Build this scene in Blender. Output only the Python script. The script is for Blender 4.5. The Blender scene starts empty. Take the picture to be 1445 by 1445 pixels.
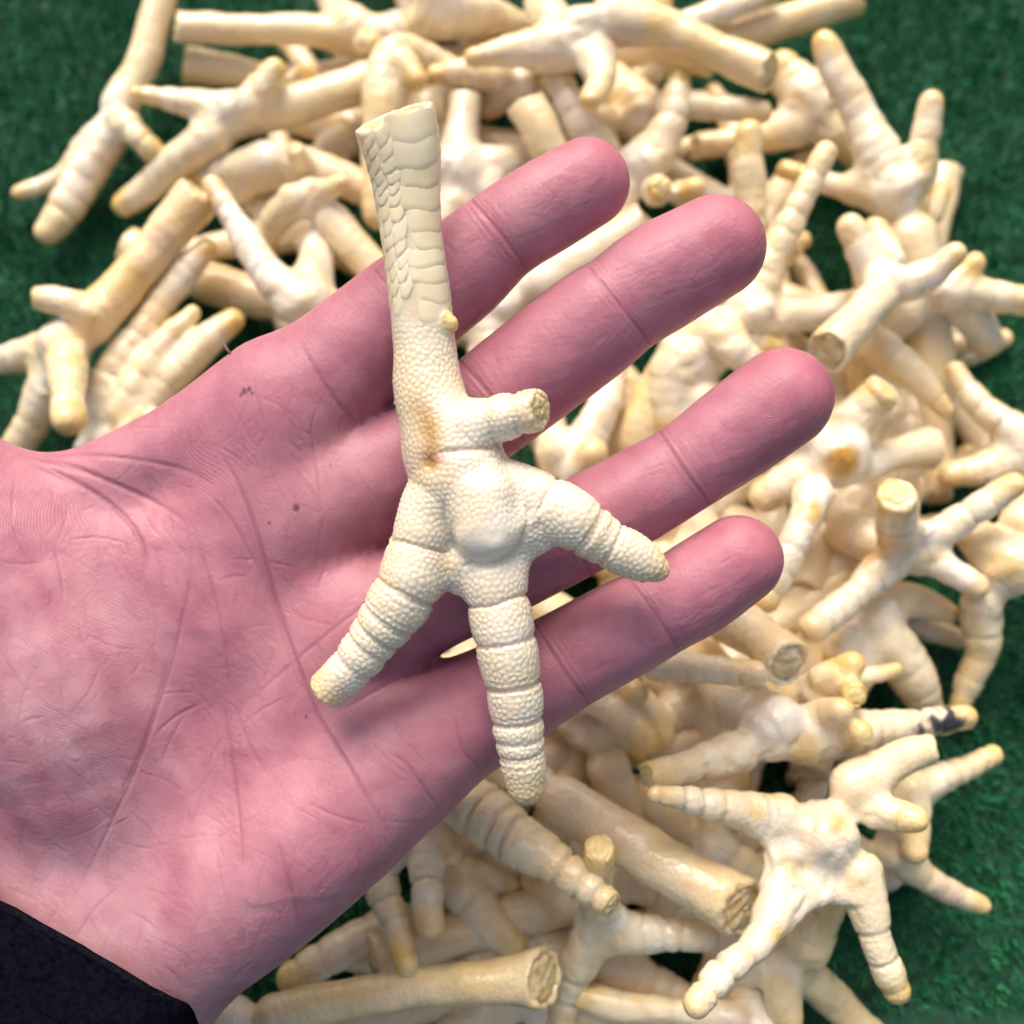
import bpy, math, random
import numpy as np
from mathutils import Vector, Matrix

random.seed(7)
rng = np.random.default_rng(11)
scene = bpy.context.scene
COL = scene.collection
MM = 0.001

# ------------------------------------------------------------------ camera, sky, sun, exposure
TILT = math.radians(18.0)
AXIS_MM = 300.0                      # distance along the optical axis to the turf, mm
FOV = math.radians(50.0)
FOCUS_MM = 194.0
FP = 722.5 / math.tan(FOV / 2)
CAM = np.array([0.0, -AXIS_MM * math.sin(TILT), AXIS_MM * math.cos(TILT)])
FWD = np.array([0.0, math.sin(TILT), -math.cos(TILT)])
RIGHT = np.array([1.0, 0.0, 0.0])
UP = np.array([0.0, math.cos(TILT), math.sin(TILT)])

cd = bpy.data.cameras.new("camera")
cam = bpy.data.objects.new("camera", cd)
COL.objects.link(cam)
cam.location = Vector(CAM * MM)
cam.rotation_euler = (TILT, 0, 0)
cd.sensor_width = 36.0
cd.lens = 18.0 / math.tan(FOV / 2)
cd.clip_start = 0.005
cd.clip_end = 100.0
cd.dof.use_dof = True
cd.dof.focus_distance = FOCUS_MM * MM
cd.dof.aperture_fstop = cd.lens / 3.5
cd.dof.aperture_blades = 0
scene.camera = cam

SUN_EL, SUN_AZ = math.radians(50), math.radians(-12)     # azimuth from +Y, clockwise seen from above
w = bpy.data.worlds.new("World")
scene.world = w
w.use_nodes = True
wn = w.node_tree
bg = wn.nodes["Background"]
sky = wn.nodes.new("ShaderNodeTexSky")
sky.sky_type = 'NISHITA'
sky.sun_disc = False
sky.sun_elevation = SUN_EL
sky.sun_rotation = SUN_AZ
sky.air_density = 1.0
sky.dust_density = 7.0
sky.ozone_density = 0.6
wn.links.new(sky.outputs[0], bg.inputs[0])
bg.inputs[1].default_value = 0.118
sl = bpy.data.lights.new("sun", 'SUN')
sl.energy = 1.4
sl.angle = math.radians(34)
sl.color = (1.0, 0.975, 0.945)
so = bpy.data.objects.new("sun", sl)
COL.objects.link(so)
sdir = Vector((math.sin(SUN_AZ) * math.cos(SUN_EL), math.cos(SUN_AZ) * math.cos(SUN_EL), math.sin(SUN_EL)))
so.rotation_euler = sdir.to_track_quat('Z', 'Y').to_euler()
so.location = (0, 0.3, 1.0)
vs = scene.view_settings
vs.view_transform = 'Standard'
vs.look = 'None'
vs.gamma = 1.0
vs.use_curve_mapping = False
vs.exposure = 0.78
cy = scene.cycles
cy.max_bounces = 6
cy.diffuse_bounces = 4
cy.glossy_bounces = 2
cy.transmission_bounces = 2
cy.use_adaptive_sampling = True
cy.adaptive_threshold = 0.04
cy.use_denoising = True


# ------------------------------------------------------------------ numeric helpers (mm)
def ray(px, py):
    return FWD + RIGHT * ((px - 722.5) / FP) + UP * ((722.5 - py) / FP)


def at_z(px, py, z):
    d = ray(px, py)
    k = (z - CAM[2]) / d[2]
    return CAM + d * k, k


def cs_pt(px, py, depth):
    """a point in the hand's own frame (u right, v up, w towards the viewer), origin 196 mm from the lens"""
    return np.array([(px - 722.5) / FP * depth, (722.5 - py) / FP * depth, 196.0 - depth])


HAND_ORIGIN = CAM + FWD * 196.0
HAND_ROT = np.stack([RIGHT, UP, -FWD], axis=1)          # columns


def hand_to_world(P):
    return HAND_ORIGIN + P @ HAND_ROT.T


def hash3(i, j, k, seed):
    h = (i.astype(np.int64) * 374761393 + j.astype(np.int64) * 668265263 + k.astype(np.int64) * 2147483647 + seed * 974711) & 0x7fffffff
    h = ((h ^ (h >> 13)) * 1274126177) & 0x7fffffff
    h = (h ^ (h >> 16)) * 2246822519 & 0x7fffffff
    return ((h ^ (h >> 15)) & 0xffffff) / float(0xffffff)


TURN = np.array(Matrix.Rotation(0.83, 3, Vector((0.36, 0.48, 0.8))))


def vnoise(P, scale, seed=0):
    """smooth value noise -1..1 on a turned lattice"""
    Q = (P @ TURN) / scale
    I = np.floor(Q).astype(np.int64)
    f = Q - I
    f = f * f * (3 - 2 * f)
    out = 0
    for dx in (0, 1):
        for dy in (0, 1):
            for dz in (0, 1):
                wt = (f[:, 0] if dx else 1 - f[:, 0]) * (f[:, 1] if dy else 1 - f[:, 1]) * (f[:, 2] if dz else 1 - f[:, 2])
                out = out + wt * hash3(I[:, 0] + dx, I[:, 1] + dy, I[:, 2] + dz, seed)
    return out * 2 - 1


def voronoi(P, scale, seed=0, jitter=0.75):
    Q = P / scale
    I = np.floor(Q).astype(np.int64)
    f1 = np.full(len(P), 9.0)
    f2 = np.full(len(P), 9.0)
    for dx in (-1, 0, 1):
        for dy in (-1, 0, 1):
            for dz in (-1, 0, 1):
                c = I + np.array([dx, dy, dz])
                o = np.stack([hash3(c[:, 0], c[:, 1], c[:, 2], seed + s) for s in (1, 2, 3)], 1)
                p = c + 0.5 + (o - 0.5) * jitter
                d = np.sqrt(((Q - p) ** 2).sum(1))
                n1 = np.minimum(f1, d)
                f2 = np.minimum(np.maximum(f1, d), f2)
                f1 = n1
    return f1, f2


def smooth(a, b, x):
    t = np.clip((x - a) / (b - a), 0, 1)
    return t * t * (3 - 2 * t)


def resample(pts, step=1.6):
    """Catmull-Rom through rows (x, y, z, r) -> dense rows"""
    p = np.asarray(pts, float)
    if len(p) == 1:
        return np.vstack([p, p + np.array([0, 0, 0.01, 0])])
    q = np.vstack([2 * p[0] - p[1], p, 2 * p[-1] - p[-2]])
    out = []
    for i in range(1, len(q) - 2):
        n = max(2, int(np.linalg.norm(q[i + 1, :3] - q[i, :3]) / step))
        for t in np.arange(n) / n:
            t2, t3 = t * t, t * t * t
            out.append(0.5 * ((2 * q[i]) + (-q[i - 1] + q[i + 1]) * t + (2 * q[i - 1] - 5 * q[i] + 4 * q[i + 1] - q[i + 2]) * t2
                              + (-q[i - 1] + 3 * q[i] - 3 * q[i + 1] + q[i + 2]) * t3))
    out.append(q[-2])
    out = np.array(out)
    out[:, 3] = np.maximum(out[:, 3], 0.3)
    return out


class Field:
    def __init__(self, lo, hi, h, big):
        self.h, self.big = h, big
        self.lo = np.asarray(lo, float)
        self.n = np.ceil((np.asarray(hi) - self.lo) / h).astype(int) + 1
        self.F = np.full(self.n, big, np.float32)

    def box(self, lo, hi):
        a = np.clip(np.floor((lo - self.lo) / self.h).astype(int), 0, self.n - 1)
        b = np.clip(np.ceil((hi - self.lo) / self.h).astype(int) + 1, 1, self.n)
        return a, b

    def grid(self, a, b):
        return [(self.lo[i] + self.h * np.arange(a[i], b[i])).astype(np.float32) for i in range(3)]

    def chain(self, C):
        """distance to a chain of round cones inside its own box -> (a, b, array)"""
        rm = C[:, 3].max() + self.big
        A, B = self.box(C[:, :3].min(0) - rm, C[:, :3].max(0) + rm)
        out = np.full(B - A, self.big, np.float32)
        for p, q in zip(C[:-1], C[1:]):
            r = max(p[3], q[3]) + self.big
            a, b = self.box(np.minimum(p[:3], q[:3]) - r, np.maximum(p[:3], q[:3]) + r)
            if (b <= a).any():
                continue
            x, y, z = self.grid(a, b)
            d = q[:3] - p[:3]
            L = float(d @ d) + 1e-9
            dx, dy, dz = x - p[0], y - p[1], z - p[2]
            t = (dx[:, None, None] * d[0] + dy[None, :, None] * d[1] + dz[None, None, :] * d[2]) / L
            np.clip(t, 0, 1, out=t)
            D = np.sqrt((dx[:, None, None] - t * d[0]) ** 2 + (dy[None, :, None] - t * d[1]) ** 2 + (dz[None, None, :] - t * d[2]) ** 2) - (p[3] + t * (q[3] - p[3]))
            s = tuple(slice(a[i] - A[i], b[i] - A[i]) for i in range(3))
            np.minimum(out[s], D.astype(np.float32), out=out[s])
        return A, B, out

    def add(self, C, k):
        A, B, D = self.chain(C)
        s = tuple(slice(A[i], B[i]) for i in range(3))
        self.F[s] = smin(self.F[s], D, k)

    def cut(self, p, n, r, recess=0.0, rough=1.0):
        a, b = self.box(p - r * 2.3, p + r * 2.3)
        x, y, z = self.grid(a, b)
        X = np.stack(np.meshgrid(x - p[0], y - p[1], z - p[2], indexing='ij'), -1)
        s = tuple(slice(a[i], b[i]) for i in range(3))
        along = X @ n.astype(np.float32)
        rad = np.sqrt(np.maximum((X ** 2).sum(-1) - along ** 2, 0))
        near = (rad < r * 1.7) & (along > -r * 0.5)
        pl = along + rough * (0.35 * np.sin(X[..., 0] * 1.3 + p[0]) * np.cos(X[..., 1] * 1.1) + 0.25 * np.sin(X[..., 2] * 2.1))
        if recess:
            pl = np.maximum(pl, -np.maximum(rad - r * 0.74, -(along + recess)))
        self.F[s] = np.where(near, np.maximum(self.F[s], pl), self.F[s])

    def mesh(self):
        F = self.F
        S = F < 0
        nx, ny, nz = F.shape
        c = np.zeros((nx - 1, ny - 1, nz - 1), np.int8)
        for dx in (0, 1):
            for dy in (0, 1):
                for dz in (0, 1):
                    c += S[dx:nx - 1 + dx, dy:ny - 1 + dy, dz:nz - 1 + dz]
        I, J, K = np.nonzero((c > 0) & (c < 8))
        idx = np.full(c.shape, -1, np.int32)
        idx[I, J, K] = np.arange(len(I))
        acc = np.zeros((len(I), 3))
        cnt = np.zeros(len(I))
        cor = {(a, b, d): F[I + a, J + b, K + d] for a in (0, 1) for b in (0, 1) for d in (0, 1)}
        for ax in range(3):
            o1, o2 = [i for i in range(3) if i != ax]
            for u in (0, 1):
                for v in (0, 1):
                    k0 = [0, 0, 0]; k0[o1] = u; k0[o2] = v
                    k1 = list(k0); k1[ax] = 1
                    a, b = cor[tuple(k0)], cor[tuple(k1)]
                    m = (a < 0) != (b < 0)
                    t = np.where(m, a / np.where(m, a - b, 1), 0)
                    pt = np.tile(np.array(k0, float), (len(I), 1))
                    pt[:, ax] = t
                    acc += pt * m[:, None]
                    cnt += m
        V = (np.stack([I, J, K], 1) + acc / cnt[:, None]) * self.h + self.lo
        quads = []
        for ax in range(3):
            o1, o2 = [(1, 2), (2, 0), (0, 1)][ax]
            s0 = [slice(None)] * 3; s1 = [slice(None)] * 3
            s0[ax] = slice(0, F.shape[ax] - 1); s1[ax] = slice(1, F.shape[ax])
            e = S[tuple(s0)] != S[tuple(s1)]
            g = np.stack(np.nonzero(e), 1)
            g = g[(g[:, o1] > 0) & (g[:, o2] > 0) & (g[:, o1] < F.shape[o1] - 1) & (g[:, o2] < F.shape[o2] - 1)]
            ins = S[g[:, 0], g[:, 1], g[:, 2]]

            def cell(d1, d2):
                q = g.copy(); q[:, o1] -= d1; q[:, o2] -= d2
                return idx[q[:, 0], q[:, 1], q[:, 2]]
            Q = np.stack([cell(1, 1), cell(0, 1), cell(0, 0), cell(1, 0)], 1)
            Q[~ins] = Q[~ins][:, ::-1]
            quads.append(Q)
        Q = np.vstack(quads)
        Q = Q[(Q >= 0).all(1)]
        return V, Q


def smin(a, b, k):
    h = np.maximum(k - np.abs(a - b), 0) / k
    return np.minimum(a, b) - h * h * (k * 0.25)


def edges_of(Q):
    E = np.vstack([Q[:, [0, 1]], Q[:, [1, 2]], Q[:, [2, 3]], Q[:, [3, 0]]])
    E.sort(axis=1)
    n = int(E.max()) + 1
    k = np.unique(E[:, 0].astype(np.int64) * n + E[:, 1])
    return np.stack([k // n, k % n], 1)


def relax(V, Q, n=2, lam=0.5):
    E = edges_of(Q)
    N = len(V)
    deg = np.bincount(E.ravel(), minlength=N)[:, None]
    for it in range(n):
        for f in (lam, -lam * 1.04):
            S = np.stack([np.bincount(E[:, 0], V[E[:, 1], i], N) + np.bincount(E[:, 1], V[E[:, 0], i], N) for i in range(3)], 1)
            V = V + f * (S / np.maximum(deg, 1) - V)
    return V


def subdivide(V, Q):
    N = len(V)
    E = np.vstack([Q[:, [0, 1]], Q[:, [1, 2]], Q[:, [2, 3]], Q[:, [3, 0]]])
    Es = np.sort(E, axis=1)
    key = Es[:, 0].astype(np.int64) * N + Es[:, 1]
    u, inv = np.unique(key, return_inverse=True)
    mid = 0.5 * (V[u // N] + V[u % N])
    cen = V[Q].mean(1)
    nq = len(Q)
    e = (N + inv).reshape(4, nq)
    c = N + len(u) + np.arange(nq)
    out = np.vstack([np.stack([Q[:, 0], e[0], c, e[3]], 1), np.stack([e[0], Q[:, 1], e[1], c], 1),
                     np.stack([c, e[1], Q[:, 2], e[2]], 1), np.stack([e[3], c, e[2], Q[:, 3]], 1)])
    return np.vstack([V, mid, cen]), out


def normals(V, Q):
    n = np.cross(V[Q[:, 2]] - V[Q[:, 0]], V[Q[:, 3]] - V[Q[:, 1]])
    N = np.stack([sum(np.bincount(Q[:, j], n[:, i], len(V)) for j in range(4)) for i in range(3)], 1)
    return N / np.maximum(np.linalg.norm(N, axis=1, keepdims=True), 1e-9)


def nearest(V, C):
    """signed distance to a chain, arc length from its start, and nearest axis point"""
    s0 = np.concatenate([[0], np.cumsum(np.linalg.norm(np.diff(C[:, :3], axis=0), axis=1))])
    best = np.full(len(V), 1e9); arc = np.zeros(len(V)); ax = np.zeros((len(V), 3))
    pad = C[:, 3].max() + 6.0
    lo_, hi_ = C[:, :3].min(0) - pad, C[:, :3].max(0) + pad
    sel = np.nonzero(((V > lo_) & (V < hi_)).all(1))[0]
    U = V[sel].astype(np.float32)
    b_ = np.full(len(U), 1e9, np.float32); a_ = np.zeros(len(U), np.float32); x_ = np.zeros((len(U), 3), np.float32)
    for i in range(len(C) - 1):
        p, q = C[i].astype(np.float32), C[i + 1].astype(np.float32)
        d = q[:3] - p[:3]
        L = float(d @ d) + 1e-9
        t = np.clip(((U - p[:3]) @ d) / L, 0, 1)
        P = p[:3] + t[:, None] * d
        W_ = U - P
        D = np.sqrt(np.einsum('ij,ij->i', W_, W_)) - (p[3] + t * (q[3] - p[3]))
        m = D < b_
        b_[m] = D[m]
        a_[m] = s0[i] + t[m] * (s0[i + 1] - s0[i])
        x_[m] = P[m]
    best[sel], arc[sel], ax[sel] = b_, a_, x_
    return best, arc, ax, s0[-1]


# ------------------------------------------------------------------ object helpers
def tag(o, label=None, cat=None, group=None, kind=None):
    if label: o["label"] = label
    if cat: o["category"] = cat
    if group: o["group"] = group
    if kind: o["kind"] = kind
    return o


def make_mesh(name, V, faces, mat, origin=None, parent=None, color=None, attrs=None, smooth_shade=True):
    """V in mm (world); the object sits at origin (mm)"""
    origin = np.zeros(3) if origin is None else np.asarray(origin, float)
    me = bpy.data.meshes.new(name)
    if isinstance(faces, np.ndarray):
        n, k = faces.shape
        me.vertices.add(len(V))
        me.vertices.foreach_set("co", ((V - origin) * MM).astype(np.float32).ravel())
        me.loops.add(n * k)
        me.loops.foreach_set("vertex_index", faces.astype(np.int32).ravel())
        me.polygons.add(n)
        me.polygons.foreach_set("loop_start", (np.arange(n) * k).astype(np.int32))
        me.update(calc_edges=True)
    else:
        me.from_pydata([tuple(v) for v in (np.asarray(V) - origin) * MM], [], faces)
        me.update()
    me.polygons.foreach_set("use_smooth", np.full(len(me.polygons), smooth_shade))
    if color is not None:
        a = me.color_attributes.new("Col", 'FLOAT_COLOR', 'POINT')
        a.data.foreach_set("color", np.hstack([color, np.ones((len(V), 1))]).astype(np.float32).ravel())
    for k_, v_ in (attrs or {}).items():
        a = me.attributes.new(k_, 'FLOAT', 'POINT')
        a.data.foreach_set("value", v_.astype(np.float32))
    me.materials.append(mat)
    me.validate()
    o = bpy.data.objects.new(name, me)
    COL.objects.link(o)
    if parent is not None:
        o.parent = parent
        o.location = Vector(origin * MM) - parent.location
    else:
        o.location = Vector(origin * MM)
    return o


# ------------------------------------------------------------------ materials
def new_mat(name):
    m = bpy.data.materials.new(name)
    m.use_nodes = True
    return m, m.node_tree, m.node_tree.nodes["Principled BSDF"]


def node(nt, kind, **kw):
    n = nt.nodes.new(kind)
    for k, v in kw.items():
        if k.startswith('i_'):
            n.inputs[int(k[2:]) if k[2:].isdigit() else k[2:]].default_value = v
        else:
            setattr(n, k, v)
    return n


def foot_material(name, scale_mm, bump, rough=0.30, sss=0.35, fine=0.2):
    m, nt, b = new_mat(name)
    L = nt.links.new
    at = node(nt, 'ShaderNodeAttribute', attribute_name="Col")
    tc = node(nt, 'ShaderNodeTexCoord')
    n1 = node(nt, 'ShaderNodeTexNoise')
    n1.inputs['Scale'].default_value = 130.0
    n1.inputs['Detail'].default_value = 3
    L(tc.outputs['Object'], n1.inputs['Vector'])
    r1 = node(nt, 'ShaderNodeMapRange')
    r1.inputs[1].default_value, r1.inputs[2].default_value = 0.35, 0.7
    r1.inputs[3].default_value, r1.inputs[4].default_value = 0.0, 0.55
    L(n1.outputs[0], r1.inputs[0])
    mx = node(nt, 'ShaderNodeMix', data_type='RGBA', blend_type='MULTIPLY')
    mx.inputs[7].default_value = (1.0, 0.90, 0.74, 1)
    L(r1.outputs[0], mx.inputs[0])
    L(at.outputs['Color'], mx.inputs[6])
    L(mx.outputs[2], b.inputs['Base Color'])
    vo = node(nt, 'ShaderNodeTexVoronoi', feature='F1')
    vo.inputs['Scale'].default_value = 1000.0 / scale_mm
    L(tc.outputs['Object'], vo.inputs['Vector'])
    n2 = node(nt, 'ShaderNodeTexNoise')
    n2.inputs['Scale'].default_value = 420.0
    n2.inputs['Detail'].default_value = 2
    L(tc.outputs['Object'], n2.inputs['Vector'])
    hm = node(nt, 'ShaderNodeMath', operation='MULTIPLY_ADD')
    hm.inputs[1].default_value = -bump * 1000
    L(vo.outputs['Distance'], hm.inputs[0])
    h2 = node(nt, 'ShaderNodeMath', operation='MULTIPLY')
    h2.inputs[1].default_value = fine
    L(n2.outputs[0], h2.inputs[0])
    L(h2.outputs[0], hm.inputs[2])
    bp = node(nt, 'ShaderNodeBump')
    bp.inputs['Strength'].default_value = 1.0
    bp.inputs['Distance'].default_value = 0.001
    L(hm.outputs[0], bp.inputs['Height'])
    L(bp.outputs[0], b.inputs['Normal'])
    r2 = node(nt, 'ShaderNodeMapRange')
    r2.inputs[3].default_value, r2.inputs[4].default_value = rough - 0.12, rough + 0.16
    L(n2.outputs[0], r2.inputs[0])
    L(r2.outputs[0], b.inputs['Roughness'])
    b.inputs['Subsurface Weight'].default_value = sss
    b.inputs['Subsurface Radius'].default_value = (1.0, 0.55, 0.22)
    b.inputs['Subsurface Scale'].default_value = 0.0028
    b.inputs['Specular IOR Level'].default_value = 0.6
    b.inputs['Coat Weight'].default_value = 0.4
    b.inputs['Coat Roughness'].default_value = 0.16
    return m


M_FOOT = foot_material("chicken_foot_skin", 1.0, 0.00016, fine=0.05)
M_HELD = foot_material("held_foot_skin", 0.5, 0.00002, rough=0.33, fine=0.05)


def noisy_material(name, c1, c2, scale, rough, bump=0.0002, sss=0.0, c3=None, spec=0.5):
    m, nt, b = new_mat(name)
    L = nt.links.new
    tc = node(nt, 'ShaderNodeTexCoord')
    n1 = node(nt, 'ShaderNodeTexNoise')
    n1.inputs['Scale'].default_value = scale
    n1.inputs['Detail'].default_value = 6
    L(tc.outputs['Object'], n1.inputs['Vector'])
    cr = node(nt, 'ShaderNodeValToRGB')
    cr.color_ramp.elements[0].position, cr.color_ramp.elements[1].position = 0.33, 0.68
    cr.color_ramp.elements[0].color = (*c1, 1)
    cr.color_ramp.elements[1].color = (*c2, 1)
    if c3:
        e = cr.color_ramp.elements.new(0.52)
        e.color = (*c3, 1)
    L(n1.outputs[0], cr.inputs[0])
    L(cr.outputs[0], b.inputs['Base Color'])
    b.inputs['Roughness'].default_value = rough
    b.inputs['Specular IOR Level'].default_value = spec
    bp = node(nt, 'ShaderNodeBump')
    bp.inputs['Distance'].default_value = bump
    L(n1.outputs[0], bp.inputs['Height'])
    L(bp.outputs[0], b.inputs['Normal'])
    if sss:
        b.inputs['Subsurface Weight'].default_value = sss
        b.inputs['Subsurface Radius'].default_value = (1, 0.6, 0.3)
        b.inputs['Subsurface Scale'].default_value = 0.002
    return m


M_BONE = noisy_material("cut_bone", (0.62, 0.40, 0.15), (0.80, 0.69, 0.48), 450, 0.4, 0.0006, 0.0, (0.75, 0.57, 0.29))
M_CLAW = noisy_material("yellow_cut_claw", (0.72, 0.51, 0.18), (0.82, 0.67, 0.35), 500, 0.4, 0.0004, 0.0)
M_SCALE = noisy_material("horny_scale", (0.71, 0.58, 0.35), (0.77, 0.68, 0.46), 160, 0.27, 0.00012, 0.0, spec=0.4)
M_DIRT = noisy_material("dirt", (0.008, 0.008, 0.01), (0.06, 0.05, 0.045), 700, 0.9, 0.0006)
M_CLOTH = noisy_material("dark_knit_fabric", (0.003, 0.003, 0.006), (0.008, 0.007, 0.012), 900, 0.95, 0.00018, spec=0.0)
M_HEM = noisy_material("dark_hem_fabric", (0.004, 0.004, 0.007), (0.011, 0.010, 0.015), 1100, 0.95, 0.0005, spec=0.0)
M_THREAD = noisy_material("grey_thread", (0.10, 0.09, 0.085), (0.2, 0.18, 0.16), 900, 0.9)
M_HAIR = noisy_material("body_hair", (0.18, 0.12, 0.08), (0.25, 0.18, 0.12), 900, 0.5)
M_TURF = noisy_material("turf_backing", (0.006, 0.040, 0.018), (0.013, 0.080, 0.038), 260, 0.9, 0.001)


def turf_fibre_material():
    m, nt, b = new_mat("turf_fibre")
    L = nt.links.new
    at = node(nt, 'ShaderNodeAttribute', attribute_name="Col")
    L(at.outputs['Color'], b.inputs['Base Color'])
    b.inputs['Roughness'].default_value = 0.5
    b.inputs['Specular IOR Level'].default_value = 0.35
    return m


M_FIBRE = turf_fibre_material()


def skin_material():
    m, nt, b = new_mat("palm_skin")
    L = nt.links.new
    at = node(nt, 'ShaderNodeAttribute', attribute_name="Col")
    tc = node(nt, 'ShaderNodeTexCoord')
    n1 = node(nt, 'ShaderNodeTexNoise')
    n1.inputs['Scale'].default_value = 140
    n1.inputs['Detail'].default_value = 6
    n1.inputs['Roughness'].default_value = 0.62
    L(tc.outputs['Object'], n1.inputs['Vector'])
    cr = node(nt, 'ShaderNodeValToRGB')
    cr.color_ramp.elements[0].position, cr.color_ramp.elements[1].position = 0.3, 0.72
    cr.color_ramp.elements[0].color = (0.86, 0.74, 0.80, 1)
    cr.color_ramp.elements[1].color = (1.10, 1.16, 1.14, 1)
    L(n1.outputs[0], cr.inputs[0])
    mx = node(nt, 'ShaderNodeMix', data_type='RGBA', blend_type='MULTIPLY')
    mx.inputs[0].default_value = 0.85
    L(at.outputs['Color'], mx.inputs[6])
    L(cr.outputs[0], mx.inputs[7])
    L(mx.outputs[2], b.inputs['Base Color'])
    ph = node(nt, 'ShaderNodeAttribute', attribute_name="ridge")
    mu = node(nt, 'ShaderNodeMath', operation='MULTIPLY')
    mu.inputs[1].default_value = 2 * math.pi / 0.52
    L(ph.outputs['Fac'], mu.inputs[0])
    si = node(nt, 'ShaderNodeMath', operation='SINE')
    L(mu.outputs[0], si.inputs[0])
    nm = node(nt, 'ShaderNodeTexNoise')
    nm.inputs['Scale'].default_value = 95
    nm.inputs['Detail'].default_value = 3
    L(tc.outputs['Object'], nm.inputs['Vector'])
    mr = node(nt, 'ShaderNodeMapRange')
    mr.inputs[1].default_value, mr.inputs[2].default_value = 0.42, 0.62
    L(nm.outputs[0], mr.inputs[0])
    rm = node(nt, 'ShaderNodeAttribute', attribute_name="ridge_mask")
    m2 = node(nt, 'ShaderNodeMath', operation='MULTIPLY')
    L(mr.outputs[0], m2.inputs[0]); L(rm.outputs['Fac'], m2.inputs[1])
    m3 = node(nt, 'ShaderNodeMath', operation='MULTIPLY')
    L(si.outputs[0], m3.inputs[0]); L(m2.outputs[0], m3.inputs[1])
    bp = node(nt, 'ShaderNodeBump')
    bp.inputs['Distance'].default_value = 0.000032
    L(m3.outputs[0], bp.inputs['Height'])
    vo = node(nt, 'ShaderNodeTexVoronoi', feature='DISTANCE_TO_EDGE')
    vo.inputs['Scale'].default_value = 800
    L(tc.outputs['Object'], vo.inputs['Vector'])
    n3 = node(nt, 'ShaderNodeTexNoise')
    n3.inputs['Scale'].default_value = 900
    n3.inputs['Detail'].default_value = 4
    L(tc.outputs['Object'], n3.inputs['Vector'])
    ad = node(nt, 'ShaderNodeMath', operation='ADD')
    L(vo.outputs[0], ad.inputs[0]); L(n3.outputs[0], ad.inputs[1])
    bp2 = node(nt, 'ShaderNodeBump')
    bp2.inputs['Distance'].default_value = 0.00007
    L(ad.outputs[0], bp2.inputs['Height'])
    L(bp.outputs[0], bp2.inputs['Normal'])
    L(bp2.outputs[0], b.inputs['Normal'])
    b.inputs['Roughness'].default_value = 0.47
    b.inputs['Specular IOR Level'].default_value = 0.32
    b.inputs['Subsurface Weight'].default_value = 0.25
    b.inputs['Subsurface Radius'].default_value = (1.0, 0.35, 0.25)
    b.inputs['Subsurface Scale'].default_value = 0.002
    return m


M_SKIN = skin_material()

# ------------------------------------------------------------------ the setting: artificial turf
gx = np.array([[-1500, -1500, 0], [1500, -1500, 0], [1500, 1500, 0], [-1500, 1500, 0]], float)
tag(make_mesh("ground", gx, [(0, 1, 2, 3)], M_TURF, smooth_shade=False), kind="structure")


def turf():
    n = 170000
    base = np.stack([rng.uniform(-215, 215, n), rng.uniform(-125, 275, n), np.full(n, -0.2)], 1)
    ang = rng.uniform(0, 2 * np.pi, n)
    # tufts: blades of a tuft lean together
    a2 = ang + vnoise(base * np.array([1, 1, 0]), 6.0, 5) * 1.2
    ht = rng.uniform(1.6, 4.0, n) * (1 + 0.25 * vnoise(base, 9.0, 6))
    side = np.stack([-np.sin(ang), np.cos(ang), np.zeros(n)], 1) * rng.uniform(0.20, 0.40, n)[:, None]
    out = np.stack([np.cos(a2), np.sin(a2), np.zeros(n)], 1)
    t1 = base + np.array([0, 0, 1.0]) * ht[:, None] + out * rng.uniform(0.6, 2.4, n)[:, None]
    V = np.stack([base - side, base + side, t1 + side * .6, t1 - side * .6], 1).reshape(-1, 3)
    Q = (np.arange(n) * 4)[:, None] + np.array([[0, 1, 2, 3]])
    t = rng.uniform(0, 1, n)[:, None]
    c = (1 - t) * np.array([0.014, 0.110, 0.042]) + t * np.array([0.026, 0.205, 0.080])
    pale = rng.uniform(0, 1, n) < 0.02
    c[pale] = np.array([0.06, 0.18, 0.12])
    tag(make_mesh("turf_fibres", V, Q, M_FIBRE, color=np.repeat(c, 4, axis=0), smooth_shade=False),
        "short dark green artificial turf fibres under the pile", "turf", kind="stuff")


turf()

# ------------------------------------------------------------------ chicken feet
C_BASE = np.array([0.785, 0.665, 0.445])
C_WHITE = np.array([0.83, 0.77, 0.655])
C_YEL = np.array([0.72, 0.47, 0.10])
C_TAN = np.array([0.58, 0.40, 0.21])


def bone_disc(p, n, r, parent, mat, name="cut_end", seed=0, rings_=False, sink=0.7):
    rnd = random.Random(seed * 13 + 5)
    """bumpy bone face with its own rim, set into the end of a shank"""
    n = n / np.linalg.norm(n)
    a = np.cross(n, [0.3, 0.2, 0.9]); a /= np.linalg.norm(a)
    b = np.cross(n, a)
    nr, na = 7, 22
    V = [p - n * sink]; col = None
    for i in range(1, nr + 1):
        for j in range(na):
            t = 2 * math.pi * j / na
            rr = r * i / nr * (1 + 0.08 * math.sin(2 * t + seed) + 0.05 * math.sin(5 * t + 2 * seed))
            h = 0.5 * math.cos(i / nr * math.pi * 0.5) + (0.35 * math.sin(i / nr * 9) if rings_ else rnd.uniform(-0.35, 0.45) * (0.4 + i / nr))
            if i == nr:
                h = -1.2
            V.append(p + (a * math.cos(t) + b * math.sin(t)) * rr + n * (h - sink))
    V = np.array(V)
    F = [(0, 1 + j, 1 + (j + 1) % na) for j in range(na)]
    for i in range(nr - 1):
        for j in range(na):
            q = 1 + i * na
            F.append((q + j, q + na + j, q + na + (j + 1) % na, q + (j + 1) % na))
    return make_mesh(name, V, F, mat, origin=p, parent=parent)


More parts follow.
